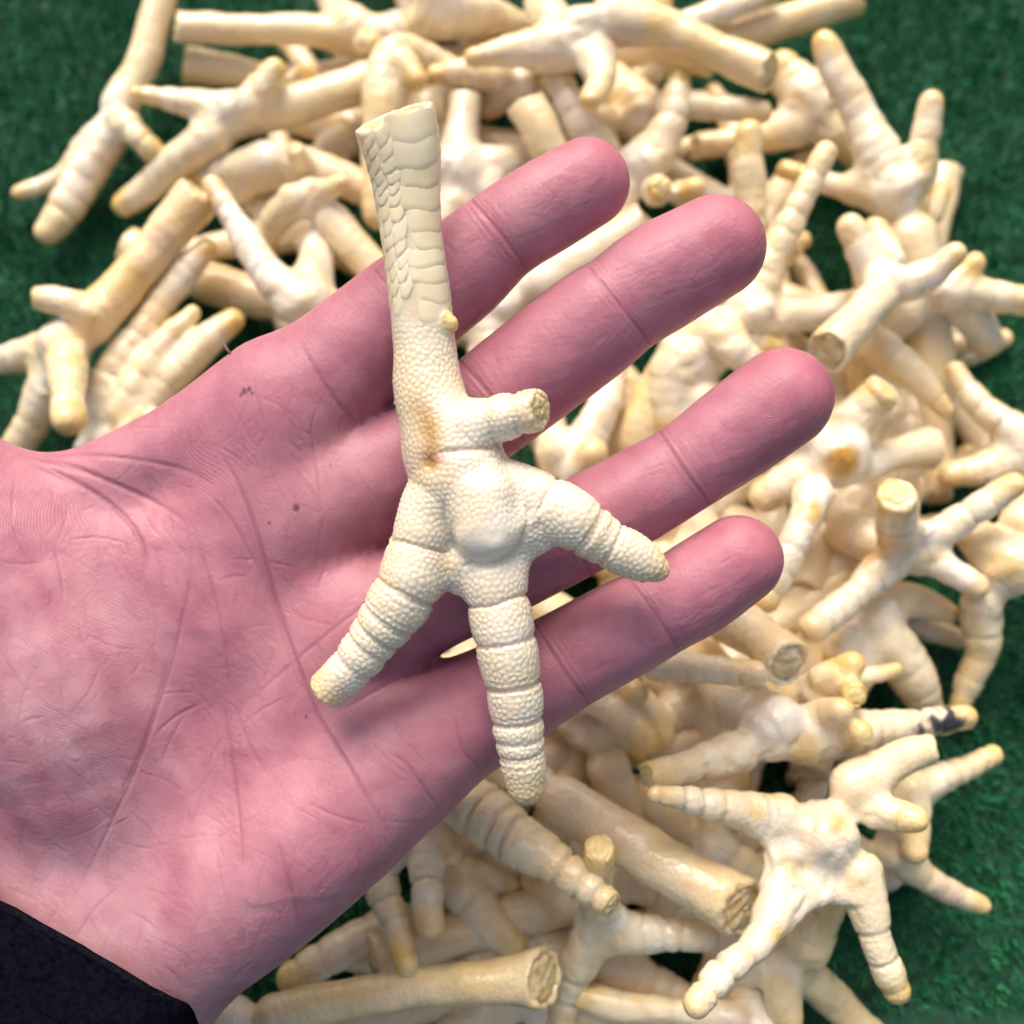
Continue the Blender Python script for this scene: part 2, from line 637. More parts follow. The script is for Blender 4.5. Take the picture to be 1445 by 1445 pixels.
def build_foot(label, shank=None, toes=(), hub=None, cut=True, stubs=(), group="loose chicken feet in the pile", h=0.85,
               tint=0.0, dirt=None, seed=0, white=0.0, rings=None, cutup=0.3, spots=()):
    """shank, toes: rows (px, py, width px, height mm); toes run from the hub to the tip. stubs: indices of toes with a cut yellow end"""
    def conv(rows):
        out = []
        for x, y, wd, z in rows:
            p, k = at_z(x, y, z)
            out.append([*p, 0.485 * wd * k / FP])
        return np.array(out)
    chains = []
    if shank is not None:
        chains.append(('shank', resample(conv(shank))))
    for t in toes:
        chains.append(('toe', resample(conv(t), 1.2)))
    hubp = conv([hub])[0] if hub is not None else None
    return foot_from_chains(label, chains, hubp, cut and shank is not None, stubs, group, h, tint, dirt, seed, white, rings, cutup, spots)


def foot_from_chains(label, chains, hubp, cut, stubs, group, h, tint, dirt, seed, white=0.0, rings=None, cutup=0.3, spots=()):
    r_ = np.random.default_rng(100 + seed)
    allp = np.vstack([c for _, c in chains] + ([hubp[None]] if hubp is not None else []))
    zmin = (allp[:, 2] - allp[:, 3]).min()
    if zmin < 1.5:                                        # nothing sinks into the turf
        for _, c in chains:
            low = np.maximum(1.5 - (c[:, 2] - c[:, 3]), 0)
            c[:, 2] += low
    allp = np.vstack([c for _, c in chains] + ([hubp[None]] if hubp is not None else []))
    rm = allp[:, 3].max() + 3
    F = Field(allp[:, :3].min(0) - rm, allp[:, :3].max(0) + rm, h, 5.0)
    toes_ = [c for k, c in chains if k == 'toe']
    if hubp is not None:
        F.add(resample([hubp * np.array([1, 1, 1, .78]), hubp * np.array([1, 1, 1, .78]) + np.array([0, 0, -1.0, -0.2])]), 3.0)
    for k, c in chains:
        F.add(c, 2.6)
    # webs between neighbouring toes
    if hubp is not None and len(toes_) > 1:
        long_ = [c for c in toes_ if len(c) > 12]
        for a in range(len(long_)):
            for b in range(a + 1, len(long_)):
                p, q = long_[a][int(len(long_[a]) * .22)], long_[b][int(len(long_[b]) * .22)]
                if np.linalg.norm(p[:3] - q[:3]) < 22:
                    m = 0.5 * (p + q); m[:3] = m[:3] * 0.8 + hubp[:3] * 0.2
                    web = np.array([[*p[:3], 1.6], [*m[:3], 1.3], [*q[:3], 1.6]])
                    F.add(resample(web), 4.0)
                    F.add(resample([[*(0.5 * hubp[:3] + 0.5 * m[:3]), 2.2], [*m[:3], 1.5]]), 3.5)
    if hubp is not None:                                   # the ball of the sole
        pr = hubp[3] * 0.52
        pb = hubp + np.array([r_.uniform(-1.5, 1.5), r_.uniform(-1.5, 1.5), hubp[3] * 0.78 - pr * 0.66, 0]); pb[3] = pr
        F.add(resample([pb, pb + np.array([1.6, 1.0, -0.2, -0.2])]), 1.6)
    cuts = []
    if cut:
        c = chains[0][1]
        n = c[0, :3] - c[3, :3]
        n /= np.linalg.norm(n)
        n = n + np.array([0, -0.2 * cutup, cutup]); n /= np.linalg.norm(n)
        F.cut(c[0, :3], n, c[0, 3], recess=1.3)
        cuts.append((c[0, :3].copy(), n, c[0, 3] * 0.80, "cut_end", M_BONE))
    for i in stubs:
        c = toes_[i]
        n = c[-1, :3] - c[-3, :3]
        n /= np.linalg.norm(n)
        n = n + np.array([0, 0, 0.25]); n /= np.linalg.norm(n)
        F.cut(c[-1, :3], n, c[-1, 3], recess=0.5)
        cuts.append((c[-1, :3].copy(), n, c[-1, 3] * 0.8, "claw_stub", M_CLAW))
    V, Q = F.mesh()
    V = relax(V, Q, 2)
    N = normals(V, Q)
    best = np.full(len(V), 1e9)
    tipw = np.zeros(len(V)); ring = np.zeros(len(V)); shw = np.zeros(len(V)); wrk = np.zeros(len(V))
    for k, c in chains:
        D, arc, ax, tot = nearest(V, c)
        m = D < best
        best = np.where(m, D, best)
        if k == 'toe':
            per = r_.uniform(3.8, 6.2)
            ramp = (rings or r_.uniform(0.6, 1.2)) * (0.7 + 0.5 * vnoise(V, 7.0, seed + 55))
            ph = r_.uniform(0, 6)
            s = arc + 0.5 * np.sin(arc * 0.9 + ph)
            f = np.abs(((s / per) + ph) % 1.0 - 0.5)                  # 0.5 at a crease
            f2 = np.abs((s * 2.6 / per + ph) % 1.0 - 0.5)
            cre = ramp * (-0.46 * smooth(0.38, 0.5, f) + 0.17 * np.cos(f * np.pi) - 0.13 * smooth(0.36, 0.5, f2))
            ring = np.where(m, cre * smooth(2, 7, arc) * (1 - 0.7 * smooth(tot - 3, tot, arc)), ring)
            wrk = np.where(m, 1 - smooth(3, 10, arc), wrk)
            tl, ts = r_.uniform(3.0, 9.0), r_.uniform(0.45, 1.0)
            tipw = np.where(m, ts * smooth(tot - tl, tot + 1.0, arc + c[-1, 3] * 0.4 + 2.4 * vnoise(V, 3.0, seed + 61)), tipw)
            shw = np.where(m, 0, shw)
        else:
            f = np.abs((arc / 3.1 + 0.12 * np.sin(arc)) % 1.0 - 0.5)
            ring = np.where(m, -0.12 * smooth(0.36, 0.5, f), ring)
            shw = np.where(m, 1 - smooth(tot - 9, tot, arc), shw)
            tipw = np.where(m, 0, tipw)
    wrk = np.maximum(wrk, smooth(0.5, 2.0, best))
    ring = np.where(best > 0.8, ring * np.exp(-(best - 0.8)), ring)
    disp = ring + 0.50 * vnoise(V, 6.5, seed + 3) + 0.12 * vnoise(V, 2.4, seed + 9)
    disp = disp + wrk * (0.55 * np.abs(vnoise(V, 4.2, seed + 13)) - 0.35 * smooth(0.25, 0.0, np.abs(vnoise(V, 6.0, seed + 17))))
    V = V + N * disp[:, None]
    n1 = vnoise(V, 11.0, seed + 21); n2 = vnoise(V, 4.0, seed + 33); n3 = vnoise(V, 16.0, seed + 41)
    web = smooth(0.2, 1.8, best)
    c = C_BASE[None] + 0 * V
    def mix(c, t, col):
        t = np.clip(t, 0, 1)[:, None]
        return c * (1 - t) + np.asarray(col) * t
    c = mix(c, 0.75 * smooth(-0.2, 0.5, n3) * (1 - shw) + white, C_WHITE)
    c = mix(c, web * 0.8, C_WHITE)
    c = mix(c, shw * (0.36 + 0.34 * n1), C_YEL * 0.6 + C_BASE * 0.4)
    c = mix(c, 0.55 * smooth(0.25, 0.65, n1) + 0.4 * smooth(0.35, 0.75, n2), C_YEL * 0.55 + C_BASE * 0.45)
    c = mix(c, smooth(0.05, 0.35, -ring) * 0.30, C_TAN)
    c = mix(c, np.full(len(V), tint), C_YEL * 0.45 + C_TAN * 0.55)
    c = mix(c, np.full(len(V), r_.uniform(0, 0.26)), (0.72, 0.62, 0.54) if r_.random() < 0.5 else C_YEL * 0.5 + C_BASE * 0.5)
    c = mix(c, r_.uniform(0, 0.45) * smooth(0.45, 0.8, vnoise(V, 8.5, seed + 91)), (0.50, 0.33, 0.28))
    c = mix(c, 0.35 * smooth(0.6, 0.8, vnoise(V, 3.2, seed + 93)), (0.60, 0.42, 0.20))
    c = mix(c, tipw * (0.8 + 0.3 * n2), C_YEL)
    for sx, sy, sz, rad, amt, col in spots:               # stains and sores of this one foot
        p, _ = at_z(sx, sy, sz)
        d = np.linalg.norm((V - p) * np.array([1, 1, 0.5]), axis=1) + 0.8 * n2
        c = mix(c, amt * (1 - smooth(rad * 0.4, rad, d)), col)
    if dirt is not None:
        p, _ = at_z(*dirt[:3])
        d = np.linalg.norm(V - p, axis=1) + 1.6 * n2 + 1.2 * vnoise(V, 1.3, 77)
        c = mix(c, (1 - smooth(dirt[3] * 0.6, dirt[3], d)) * smooth(-0.3, 0.1, vnoise(V, 2.1, 78) + 0.6 * vnoise(V, 1.1, 79)), (0.02, 0.02, 0.022))
    org = np.array([*(hubp if hubp is not None else allp.mean(0))[:2], max(V[:, 2].min(), 0)])
    o = make_mesh("chicken_foot", V, Q, M_FOOT, origin=org, color=np.clip(c, 0, 1))
    tag(o, label, "chicken foot", group)
    for i, (p, n, r, nm, mt) in enumerate(cuts):
        bone_disc(p, n, r, o, mt, nm, seed + i, rings_=(nm == "claw_stub" and 'eye like' in label), sink=0.7 if nm == "cut_end" else 0.3)
    return o


FEET = [
 dict(label="chicken foot spread on the turf in the top left corner, toes pointing down left", hub=(152, 190, 74, 15),
      shank=[(236, -45, 46, 27), (222, 15, 44, 24), (201, 91, 46, 20), (168, 150, 54, 17)],
      toes=[[(130, 205, 45, 14), (95, 245, 32, 11), (60, 262, 28, 10), (27, 272, 24, 10)],
            [(145, 205, 55, 16), (118, 250, 54, 14), (92, 295, 50, 12), (70, 326, 42, 11)],
            [(168, 168, 42, 22), (195, 192, 36, 24), (213, 212, 34, 22), (224, 222, 28, 20)]], white=.2),
 dict(label="long chicken shank lying level along the top edge, cut end touching the corner foot", hub=(548, 55, 78, 24),
      shank=[(247, 37, 46, 25), (330, 40, 43, 24), (440, 43, 46, 24), (520, 52, 62, 24)],
      toes=[[(500, 38, 50, 26), (470, 8, 38, 24), (452, -25, 30, 22)], [(560, 72, 55, 22), (600, 86, 40, 18), (650, 80, 28, 14)],
            [(515, 60, 34, 32), (533, 63, 24, 36)]], stubs=[2]),
 dict(label="short pale shank stub under the long level shank at top left", hub=(430, 118, 50, 12),
      shank=[(258, 92, 54, 12), (320, 99, 45, 12), (380, 108, 40, 12), (420, 115, 44, 12)],
      toes=[[(418, 112, 28, 18), (437, 97, 24, 28)], [(450, 122, 40, 11), (500, 150, 30, 9)], [(450, 110, 40, 12), (495, 95, 30, 10)]]),
 dict(label="chicken foot whose thin toe points at the corner foot", hub=(325, 162, 82, 26),
      shank=[(540, 108, 60, 27), (460, 135, 56, 26), (400, 152, 58, 26), (350, 160, 66, 26)],
      toes=[[(300, 155, 55, 26), (250, 143, 38, 28), (215, 136, 28, 30), (192, 131, 20, 32)],
            [(300, 192, 62, 24), (250, 228, 50, 20), (205, 268, 44, 14), (175, 290, 36, 11)],
            [(352, 145, 48, 32), (375, 118, 42, 34), (388, 99, 32, 36)]], white=.15),
 dict(label="shank standing just behind the raised cut end of the held foot", hub=(552, 80, 72, 34), cut=False,
      shank=[(536, 300, 52, 22), (537, 220, 55, 28), (540, 150, 60, 33), (547, 100, 66, 35)],
      toes=[[(568, 90, 44, 38), (588, 112, 32, 38)], [(575, 72, 50, 33), (615, 88, 38, 29), (655, 100, 28, 25)]]),
 dict(label="tan chicken foot with a yellow hind toe left of the held shank", hub=(385, 233, 84, 22),
      shank=[(545, 280, 50, 18), (470, 248, 52, 22), (425, 235, 60, 23)],
      toes=[[(370, 232, 60, 22), (320, 242, 46, 18), (283, 252, 34, 14)], [(425, 228, 34, 30), (412, 205, 26, 35)],
            [(360, 250, 50, 18), (310, 285, 34, 12)]], stubs=[1], tint=.18),
 dict(spots=[(190, 400, 36, 6.0, 0.6, C_YEL), (100, 510, 40, 4.0, 0.5, C_YEL)], label="large yellowish chicken foot at the left edge, toe tip pointing straight up at the viewer", hub=(95, 485, 92, 28),
      shank=[(284, 272, 66, 37), (230, 338, 62, 34), (170, 410, 62, 31), (125, 455, 74, 29)],
      toes=[[(130, 440, 46, 34), (90, 425, 38, 37), (47, 420, 32, 38)], [(75, 492, 60, 26), (35, 502, 50, 22), (5, 508, 42, 20), (-35, 515, 30, 18)],
            [(95, 500, 58, 34), (96, 550, 50, 41), (96, 594, 46, 46)], [(75, 530, 62, 24), (48, 590, 50, 18), (22, 635, 42, 13), (0, 670, 30, 10)]],
      stubs=[0], tint=.12),
 dict(label="chicken foot with three long toes lying side by side above the wrist edge", hub=(150, 640, 110, 18), cut=True,
      shank=[(330, 830, 60, 12), (260, 760, 60, 14), (190, 690, 75, 17)],
      toes=[[(135, 600, 58, 18), (160, 530, 54, 22), (205, 460, 48, 25), (252, 395, 44, 28), (290, 352, 36, 30)],
            [(160, 590, 48, 22), (195, 535, 42, 25), (235, 482, 36, 27), (270, 442, 27, 28)],
            [(190, 600, 56, 20), (225, 550, 52, 22), (275, 498, 48, 25), (328, 452, 36, 27)],
            [(180, 610, 38, 28), (214, 590, 30, 38)]]),
 dict(label="white chicken foot half under the index finger base, long toe pointing up left", hub=(440, 430, 100, 31),
      shank=[(600, 700, 56, 14), (540, 600, 58, 18), (480, 500, 66, 26)],
      toes=[[(415, 425, 66, 34), (375, 380, 50, 37), (335, 318, 40, 39), (300, 262, 28, 41)],
            [(440, 400, 66, 29), (450, 350, 44, 25), (458, 318, 30, 21)], [(480, 440, 60, 28), (530, 440, 44, 22)]], white=.45),
 dict(label="bent leg left of the held shank with a yellow knob on its joint", hub=(440, 280, 70, 31),
      shank=[(540, 392, 54, 25), (502, 350, 52, 28), (468, 310, 52, 30)],
      toes=[[(455, 270, 34, 36), (481, 258, 27, 39)], [(415, 285, 50, 29), (388, 312, 42, 23), (370, 350, 34, 17)]], tint=.08),
 dict(label="low tan shank crossing beneath the large yellowish foot, its cut end showing at left", hub=(400, 428, 70, 13),
      shank=[(176, 345, 58, 10), (240, 375, 56, 10), (320, 408, 62, 12), (370, 422, 62, 12)],
      toes=[[(430, 432, 50, 11), (500, 470, 34, 9)], [(410, 460, 45, 11), (430, 520, 30, 9)]], tint=.2),
 # top middle
 dict(spots=[(885, 55, 50, 9.0, 0.5, (0.42, 0.28, 0.27)), (930, 30, 48, 6.0, 0.5, C_YEL)], label="big chicken foot at the top centre, shank slanting to a cut end at right", hub=(820, 52, 104, 43),
      shank=[(1088, 103, 60, 45), (1020, 76, 54, 44), (940, 44, 60, 44), (870, 28, 84, 44)],
      toes=[[(790, 66, 80, 42), (740, 70, 50, 42), (700, 76, 38, 42), (670, 82, 30, 42)], [(842, 85, 60, 45), (848, 112, 44, 49), (832, 142, 34, 52)],
            [(778, 30, 62, 39), (763, 0, 46, 34), (758, -35, 34, 28)]], tint=.06),
 dict(label="folded sole of a chicken foot cropped by the top edge above the held shank", hub=(630, 8, 112, 30),
      shank=[(560, -120, 55, 24), (590, -70, 60, 26), (615, -25, 80, 28)],
      toes=[[(670, 18, 66, 28), (715, 32, 46, 22), (762, 44, 30, 17)], [(640, -10, 60, 28), (700, -40, 40, 24)], [(600, 30, 60, 24), (580, 50, 40, 20)]]),
 dict(label="thin white toe crossing the top edge right of centre", hub=(915, 30, 60, 22), cut=False,
      shank=[(820, -60, 50, 16), (870, -10, 54, 20)],
      toes=[[(940, 44, 44, 24), (1020, 15, 38, 27), (1088, -10, 32, 28)], [(925, 30, 30, 28), (938, 4, 25, 36)], [(905, 10, 40, 24), (898, -30, 30, 26)]], white=.35),
 dict(label="pale shank with a flat cut end on the turf at the top edge", hub=(960, 72, 70, 15),
      shank=[(1212, -4, 54, 20), (1120, 27, 50, 19), (1030, 54, 54, 17), (990, 66, 60, 16)],
      toes=[[(930, 90, 50, 13), (890, 120, 36, 10)], [(935, 65, 45, 14), (890, 60, 34, 10)]]),
 dict(label="toe with a rounded tip reaching right below the big top shank", hub=(905, 175, 78, 20), cut=False,
      shank=[(800, 190, 66, 12), (850, 182, 70, 16)],
      toes=[[(940, 150, 44, 30), (1010, 149, 40, 36), (1072, 157, 34, 37)], [(900, 150, 70, 16), (870, 120, 56, 14), (840, 95, 40, 12)]], tint=.22),
 dict(label="upright toe foot just beyond the index fingertip with two yellow nubs", hub=(905, 235, 92, 26),
      shank=[(800, 360, 60, 14), (850, 300, 66, 20)],
      toes=[[(925, 215, 62, 29), (945, 175, 46, 33), (954, 140, 40, 35), (958, 112, 34, 36)], [(925, 270, 44, 34), (934, 262, 33, 46)],
            [(960, 275, 42, 30), (980, 264, 30, 38)], [(880, 270, 50, 24), (870, 310, 40, 20)]], stubs=[1]),
 dict(label="pale shank stub slanting under the index finger, the left of two", hub=(830, 320, 60, 18),
      shank=[(741, 144, 56, 35), (765, 188, 56, 33), (800, 260, 56, 24)], toes=[[(840, 345, 50, 16), (860, 400, 36, 12)], [(850, 330, 45, 16), (900, 370, 30, 12)]]),
 dict(label="yellow tipped toe slanting under the index finger, the right of two", hub=(850, 250, 60, 20), cut=False,
      shank=[(900, 340, 50, 12), (870, 290, 54, 16)],
      toes=[[(840, 230, 56, 24), (818, 175, 52, 31), (787, 116, 46, 35)], [(868, 240, 44, 20), (850, 200, 40, 22), (838, 170, 30, 24)]]),
 dict(label="bright white chicken foot between the held shank and the index finger", hub=(650, 245, 100, 24),
      shank=[(657, 132, 48, 26), (653, 172, 50, 25), (648, 215, 66, 24)],
      toes=[[(690, 235, 62, 24), (740, 226, 42, 22), (790, 225, 30, 18)], [(640, 290, 66, 22), (630, 350, 46, 18)], [(690, 270, 60, 22), (740, 320, 40, 16)]], white=.5),
 dict(label="toe pointing left beside the dark gap right of the held cut end", hub=(745, 118, 76, 27), cut=False,
      shank=[(840, 190, 58, 14), (790, 150, 64, 22)],
      toes=[[(710, 106, 52, 29), (655, 103, 40, 30), (612, 106, 30, 30)], [(720, 130, 46, 24), (690, 150, 34, 20)]], tint=.05),
 # upper right
 dict(label="broad yellowish leg lying behind the upper right foot", hub=(1150, 160, 84, 20),
      shank=[(980, 207, 38, 14), (1060, 196, 44, 15), (1120, 180, 62, 18)],
      toes=[[(1135, 135, 74, 22), (1105, 95, 48, 24)], [(1175, 185, 60, 18), (1212, 222, 44, 13)]], tint=.1),
 dict(label="upper right chicken foot with two toes raised in a V against the turf", hub=(1262, 275, 100, 32),
      shank=[(1322, 705, 46, 8), (1319, 580, 56, 12), (1308, 450, 72, 19), (1285, 340, 84, 27)],
      toes=[[(1245, 235, 72, 34), (1215, 168, 54, 38), (1186, 112, 46, 42), (1162, 58, 35, 46)], [(1292, 250, 58, 34), (1304, 200, 42, 39), (1314, 145, 38, 44)],
            [(1230, 268, 52, 30), (1180, 262, 34, 27), (1110, 240, 28, 25)], [(1312, 305, 36, 24), (1330, 268, 24, 24)]], tint=.10),
 dict(label="white leg crossing the right side above the ring fingertip, cut end facing it", hub=(1248, 405, 80, 45),
      shank=[(1166, 498, 70, 53), (1205, 455, 56, 51), (1235, 425, 62, 47)],
      toes=[[(1235, 380, 62, 42), (1215, 345, 50, 45), (1200, 320, 42, 47)], [(1290, 398, 56, 47), (1320, 380, 42, 50), (1347, 358, 34, 53)],
            [(1255, 370, 50, 38), (1235, 325, 40, 36)]], white=.45),
 dict(label="chicken foot with a toe running off the right edge above the pile", hub=(1318, 412, 74, 30), cut=False,
      shank=[(1240, 470, 60, 18), (1280, 435, 66, 25)],
      toes=[[(1340, 410, 56, 33), (1385, 415, 48, 33), (1455, 426, 42, 33)], [(1345, 400, 36, 34), (1376, 370, 33, 38)], [(1352, 425, 52, 27), (1378, 455, 55, 22), (1391, 482, 50, 18)]], white=.2),
 dict(label="upright toe behind the middle fingertip", hub=(1062, 350, 60, 24), cut=False,
      shank=[(990, 420, 52, 14), (1030, 385, 56, 20)], toes=[[(1058, 320, 48, 29), (1058, 255, 44, 36), (1056, 188, 40, 42)], [(1090, 350, 40, 20), (1130, 340, 28, 16)]]),
 dict(label="chicken foot with one long straight toe pointing up right past the middle fingertip", hub=(1055, 445, 92, 34), cut=False,
      shank=[(900, 620, 70, 18), (940, 540, 74, 24), (1000, 470, 80, 31)],
      toes=[[(1062, 425, 64, 35), (1090, 362, 50, 40), (1126, 294, 40, 45), (1165, 215, 33, 50)], [(1092, 372, 32, 36), (1122, 352, 24, 34)],
            [(1090, 452, 52, 33), (1150, 440, 46, 31), (1206, 427, 38, 29)], [(1020, 480, 60, 36), (1045, 500, 50, 36), (1075, 520, 40, 32)]], tint=.05),
 dict(label="pale leg visible between the index and middle fingers", hub=(700, 430, 80, 18), cut=True,
      shank=[(915, 312, 66, 26), (860, 345, 66, 24), (770, 395, 66, 20)],
      toes=[[(670, 440, 60, 18), (620, 480, 40, 14)], [(690, 470, 60, 16), (680, 540, 40, 12)], [(720, 410, 60, 18), (700, 350, 44, 16)]], white=.35),
 dict(label="soft pale foot between the middle and ring fingers beside the held hind toe", hub=(790, 640, 92, 20), cut=False,
      shank=[(720, 760, 60, 12), (750, 700, 66, 16)],
      toes=[[(820, 630, 62, 22), (845, 590, 52, 24), (858, 545, 46, 25), (872, 500, 38, 25)], [(815, 670, 56, 22), (836, 640, 44, 30)], [(770, 600, 60, 18), (760, 560, 44, 14)]], white=.3),
 dict(label="yellow tan leg low between the middle and ring fingers", hub=(880, 700, 70, 12), cut=False,
      shank=[(880, 560, 62, 14), (884, 620, 64, 13), (884, 670, 64, 12)], toes=[[(880, 730, 56, 12), (870, 800, 40, 10)], [(910, 720, 50, 12), (960, 780, 36, 10)]], tint=.35),
 dict(label="fold wrinkled toe foot between the middle and ring fingertips", hub=(985, 510, 96, 28), cut=False,
      shank=[(1000, 640, 64, 18), (990, 570, 76, 24)],
      toes=[[(960, 500, 72, 30), (945, 545, 66, 27), (950, 610, 56, 22)], [(1010, 490, 60, 32), (1050, 480, 50, 32), (1090, 490, 38, 30)]], tint=.08),
 # right middle
 dict(label="foot at the right edge with one slim toe pointing up left on the turf", hub=(1475, 640, 100, 22), cut=False,
      shank=[(1560, 700, 60, 16), (1515, 665, 70, 20)],
      toes=[[(1445, 618, 60, 24), (1392, 580, 44, 24), (1365, 550, 36, 24), (1348, 525, 30, 24)], [(1440, 645, 74, 20), (1385, 662, 50, 19), (1342, 670, 42, 18)]], white=.2),
 dict(label="tan toe tapering down right below the crossing white leg", hub=(1195, 460, 72, 26), cut=False,
      shank=[(1090, 420, 54, 16), (1140, 440, 60, 20)], toes=[[(1220, 478, 58, 28), (1255, 502, 52, 29), (1297, 537, 44, 28), (1333, 577, 28, 26)], [(1200, 490, 50, 24), (1210, 540, 36, 18)]], tint=.18),
 dict(h=0.7, rings=1.1, spots=[(1192, 650, 46, 5.5, 0.95, (0.55, 0.30, 0.03)), (1146, 722, 46, 4.0, 0.8, (0.68, 0.44, 0.08))], label="chicken foot beside the ring fingertip with a deep yellow pit in its sole", hub=(1182, 645, 118, 38),
      shank=[(1316, 632, 64, 24), (1272, 640, 48, 29), (1225, 655, 54, 34)],
      toes=[[(1195, 605, 66, 41), (1228, 570, 56, 45), (1253, 548, 54, 48)], [(1150, 700, 58, 41), (1130, 745, 46, 43), (1105, 805, 44, 42), (1083, 848, 38, 41)],
            [(1140, 610, 66, 38), (1095, 590, 50, 36), (1040, 590, 38, 32)], [(1130, 670, 60, 34), (1080, 700, 50, 30)]], stubs=[0], white=.2),
 dict(h=0.7, rings=1.0, spots=[(1230, 770, 36, 8.0, 0.7, (0.60, 0.36, 0.08))], label="foot with a stout pale toe standing up at the viewer, right of the little fingertip", hub=(1288, 775, 84, 33),
      shank=[(1180, 745, 60, 14), (1225, 760, 62, 22)],
      toes=[[(1266, 755, 60, 40), (1265, 720, 58, 51), (1266, 697, 55, 58)], [(1322, 757, 50, 35), (1375, 720, 44, 40), (1430, 684, 36, 45)],
            [(1312, 786, 50, 33), (1345, 808, 42, 34), (1377, 828, 36, 34)], [(1255, 796, 56, 34), (1205, 840, 46, 38), (1148, 887, 42, 41)]], stubs=[0], white=.25),
 dict(label="flat foot under the stout upright toe, one toe on the turf at right", hub=(1228, 872, 104, 22), cut=True,
      shank=[(1140, 1090, 60, 12), (1170, 1010, 62, 15), (1205, 930, 80, 19)],
      toes=[[(1245, 850, 60, 21), (1290, 848, 50, 19), (1340, 866, 32, 17)], [(1250, 905, 80, 22), (1285, 950, 66, 19), (1308, 995, 46, 14)], [(1190, 900, 50, 26), (1180, 930, 38, 26)]]),
 dict(label="big smooth foot at the right edge with a toe hanging down to the turf", hub=(1420, 800, 118, 30),
      shank=[(1560, 930, 70, 20), (1500, 870, 80, 24)],
      toes=[[(1385, 850, 60, 26), (1384, 915, 48, 19), (1368, 960, 38, 14), (1352, 998, 27, 11)], [(1440, 740, 62, 30), (1475, 690, 44, 27)], [(1390, 770, 62, 29), (1360, 740, 46, 26)]], white=.2, tint=.04),
 # bottom right
 dict(h=0.62, rings=1.1, spots=[(1022, 1072, 48, 3.2, 0.7, C_YEL), (1135, 1055, 46, 4.5, 0.6, C_YEL), (950, 1085, 50, 3.0, 0.5, C_YEL)], label="chicken foot with dirt on its far toe and yellow toe tip near the little finger", hub=(1085, 1025, 126, 42), cut=False,
      shank=[(960, 900, 60, 20), (1010, 950, 70, 30), (1045, 990, 90, 37)],
      toes=[[(1040, 1062, 62, 45), (975, 1081, 50, 50), (912, 1097, 42, 53)], [(1140, 1038, 84, 41), (1210, 1034, 62, 38), (1290, 1021, 46, 34), (1360, 1012, 36, 31)],
            [(1160, 1010, 44, 45), (1186, 1003, 38, 52)], [(1195, 1036, 40, 44), (1214, 1034, 34, 51)]], stubs=[0], white=.3, dirt=(1330, 1022, 36, 8.0)),
 dict(h=0.7, rings=1.4, label="ringed toe lying level just below the little finger, tip to the right", hub=(880, 930, 90, 32), cut=False,
      shank=[(760, 850, 60, 20), (820, 890, 66, 26)], toes=[[(925, 937, 46, 46), (990, 945, 44, 50), (1068, 951, 38, 53)], [(880, 970, 54, 28), (890, 1000, 40, 26)]]),
 dict(label="thick shank coming from under the little finger with a cut end at lower right", hub=(960, 830, 90, 30),
      shank=[(1114, 938, 76, 54), (1078, 905, 68, 49), (1020, 865, 72, 39)], toes=[[(930, 800, 60, 26), (880, 770, 44, 22)], [(920, 840, 60, 24), (860, 850, 44, 18)]], tint=.05),
 dict(label="small foot with a yellow cut claw facing the viewer above the dirty toe", hub=(1150, 972, 66, 34), cut=False,
      shank=[(1090, 1000, 46, 26), (1120, 988, 54, 30)],
      toes=[[(1165, 955, 48, 40), (1203, 938, 40, 44)], [(1195, 972, 36, 42), (1209, 981, 34, 50)], [(1205, 962, 34, 37), (1263, 945, 26, 37)]], stubs=[1]),
 dict(h=0.58, rings=1.5, spots=[(1182, 1162, 54, 3.5, 0.75, (0.68, 0.46, 0.12)), (1110, 1225, 50, 4.0, 0.6, (0.62, 0.44, 0.22)), (1062, 1145, 52, 3.0, 0.6, C_YEL), (1092, 1320, 52, 3.0, 0.6, C_YEL)], label="chicken foot spread palm up at the bottom right, on top of the pile", hub=(1160, 1180, 130, 46),
      shank=[(1318, 1058, 44, 44), (1262, 1074, 54, 46), (1205, 1112, 74, 47)],
      toes=[[(1100, 1152, 64, 48), (1015, 1138, 46, 54), (925, 1121, 27, 60)], [(1110, 1255, 66, 48), (1072, 1328, 46, 52), (1023, 1369, 43, 55), (982, 1417, 38, 57)],
            [(1215, 1235, 66, 46), (1233, 1312, 50, 44), (1249, 1361, 44, 42), (1265, 1398, 38, 40)], [(1235, 1145, 50, 48), (1293, 1157, 38, 52)]], white=.3),
 dict(label="chicken foot under the spread bottom right foot, toes out over the turf", hub=(1262, 1155, 80, 26), cut=False,
      shank=[(1140, 1240, 54, 18), (1200, 1200, 60, 22)],
      toes=[[(1284, 1110, 48, 28), (1290, 1160, 46, 30), (1291, 1202, 40, 31)], [(1300, 1110, 46, 26), (1350, 1088, 38, 24), (1400, 1065, 30, 22)],
            [(1260, 1200, 56, 24), (1311, 1243, 42, 19), (1383, 1277, 30, 14)]]),
 dict(h=0.7, cutup=0.9, label="thick bare shank slanting down right at the bottom, cut end facing the viewer", hub=(745, 1105, 90, 30),
      shank=[(1050, 1284, 92, 42), (1005, 1258, 84, 41), (930, 1215, 78, 39), (860, 1172, 76, 36), (795, 1132, 76, 33)],
      toes=[[(700, 1080, 66, 28), (640, 1040, 46, 22)], [(730, 1060, 62, 26), (720, 990, 44, 20)], [(710, 1120, 60, 26), (660, 1130, 44, 20)]], tint=.12),
 dict(h=0.62, rings=1.6, label="heavily ringed yellow tipped toe slanting from under the palm edge", hub=(590, 1080, 110, 30), cut=False,
      shank=[(440, 960, 64, 16), (510, 1020, 72, 22)],
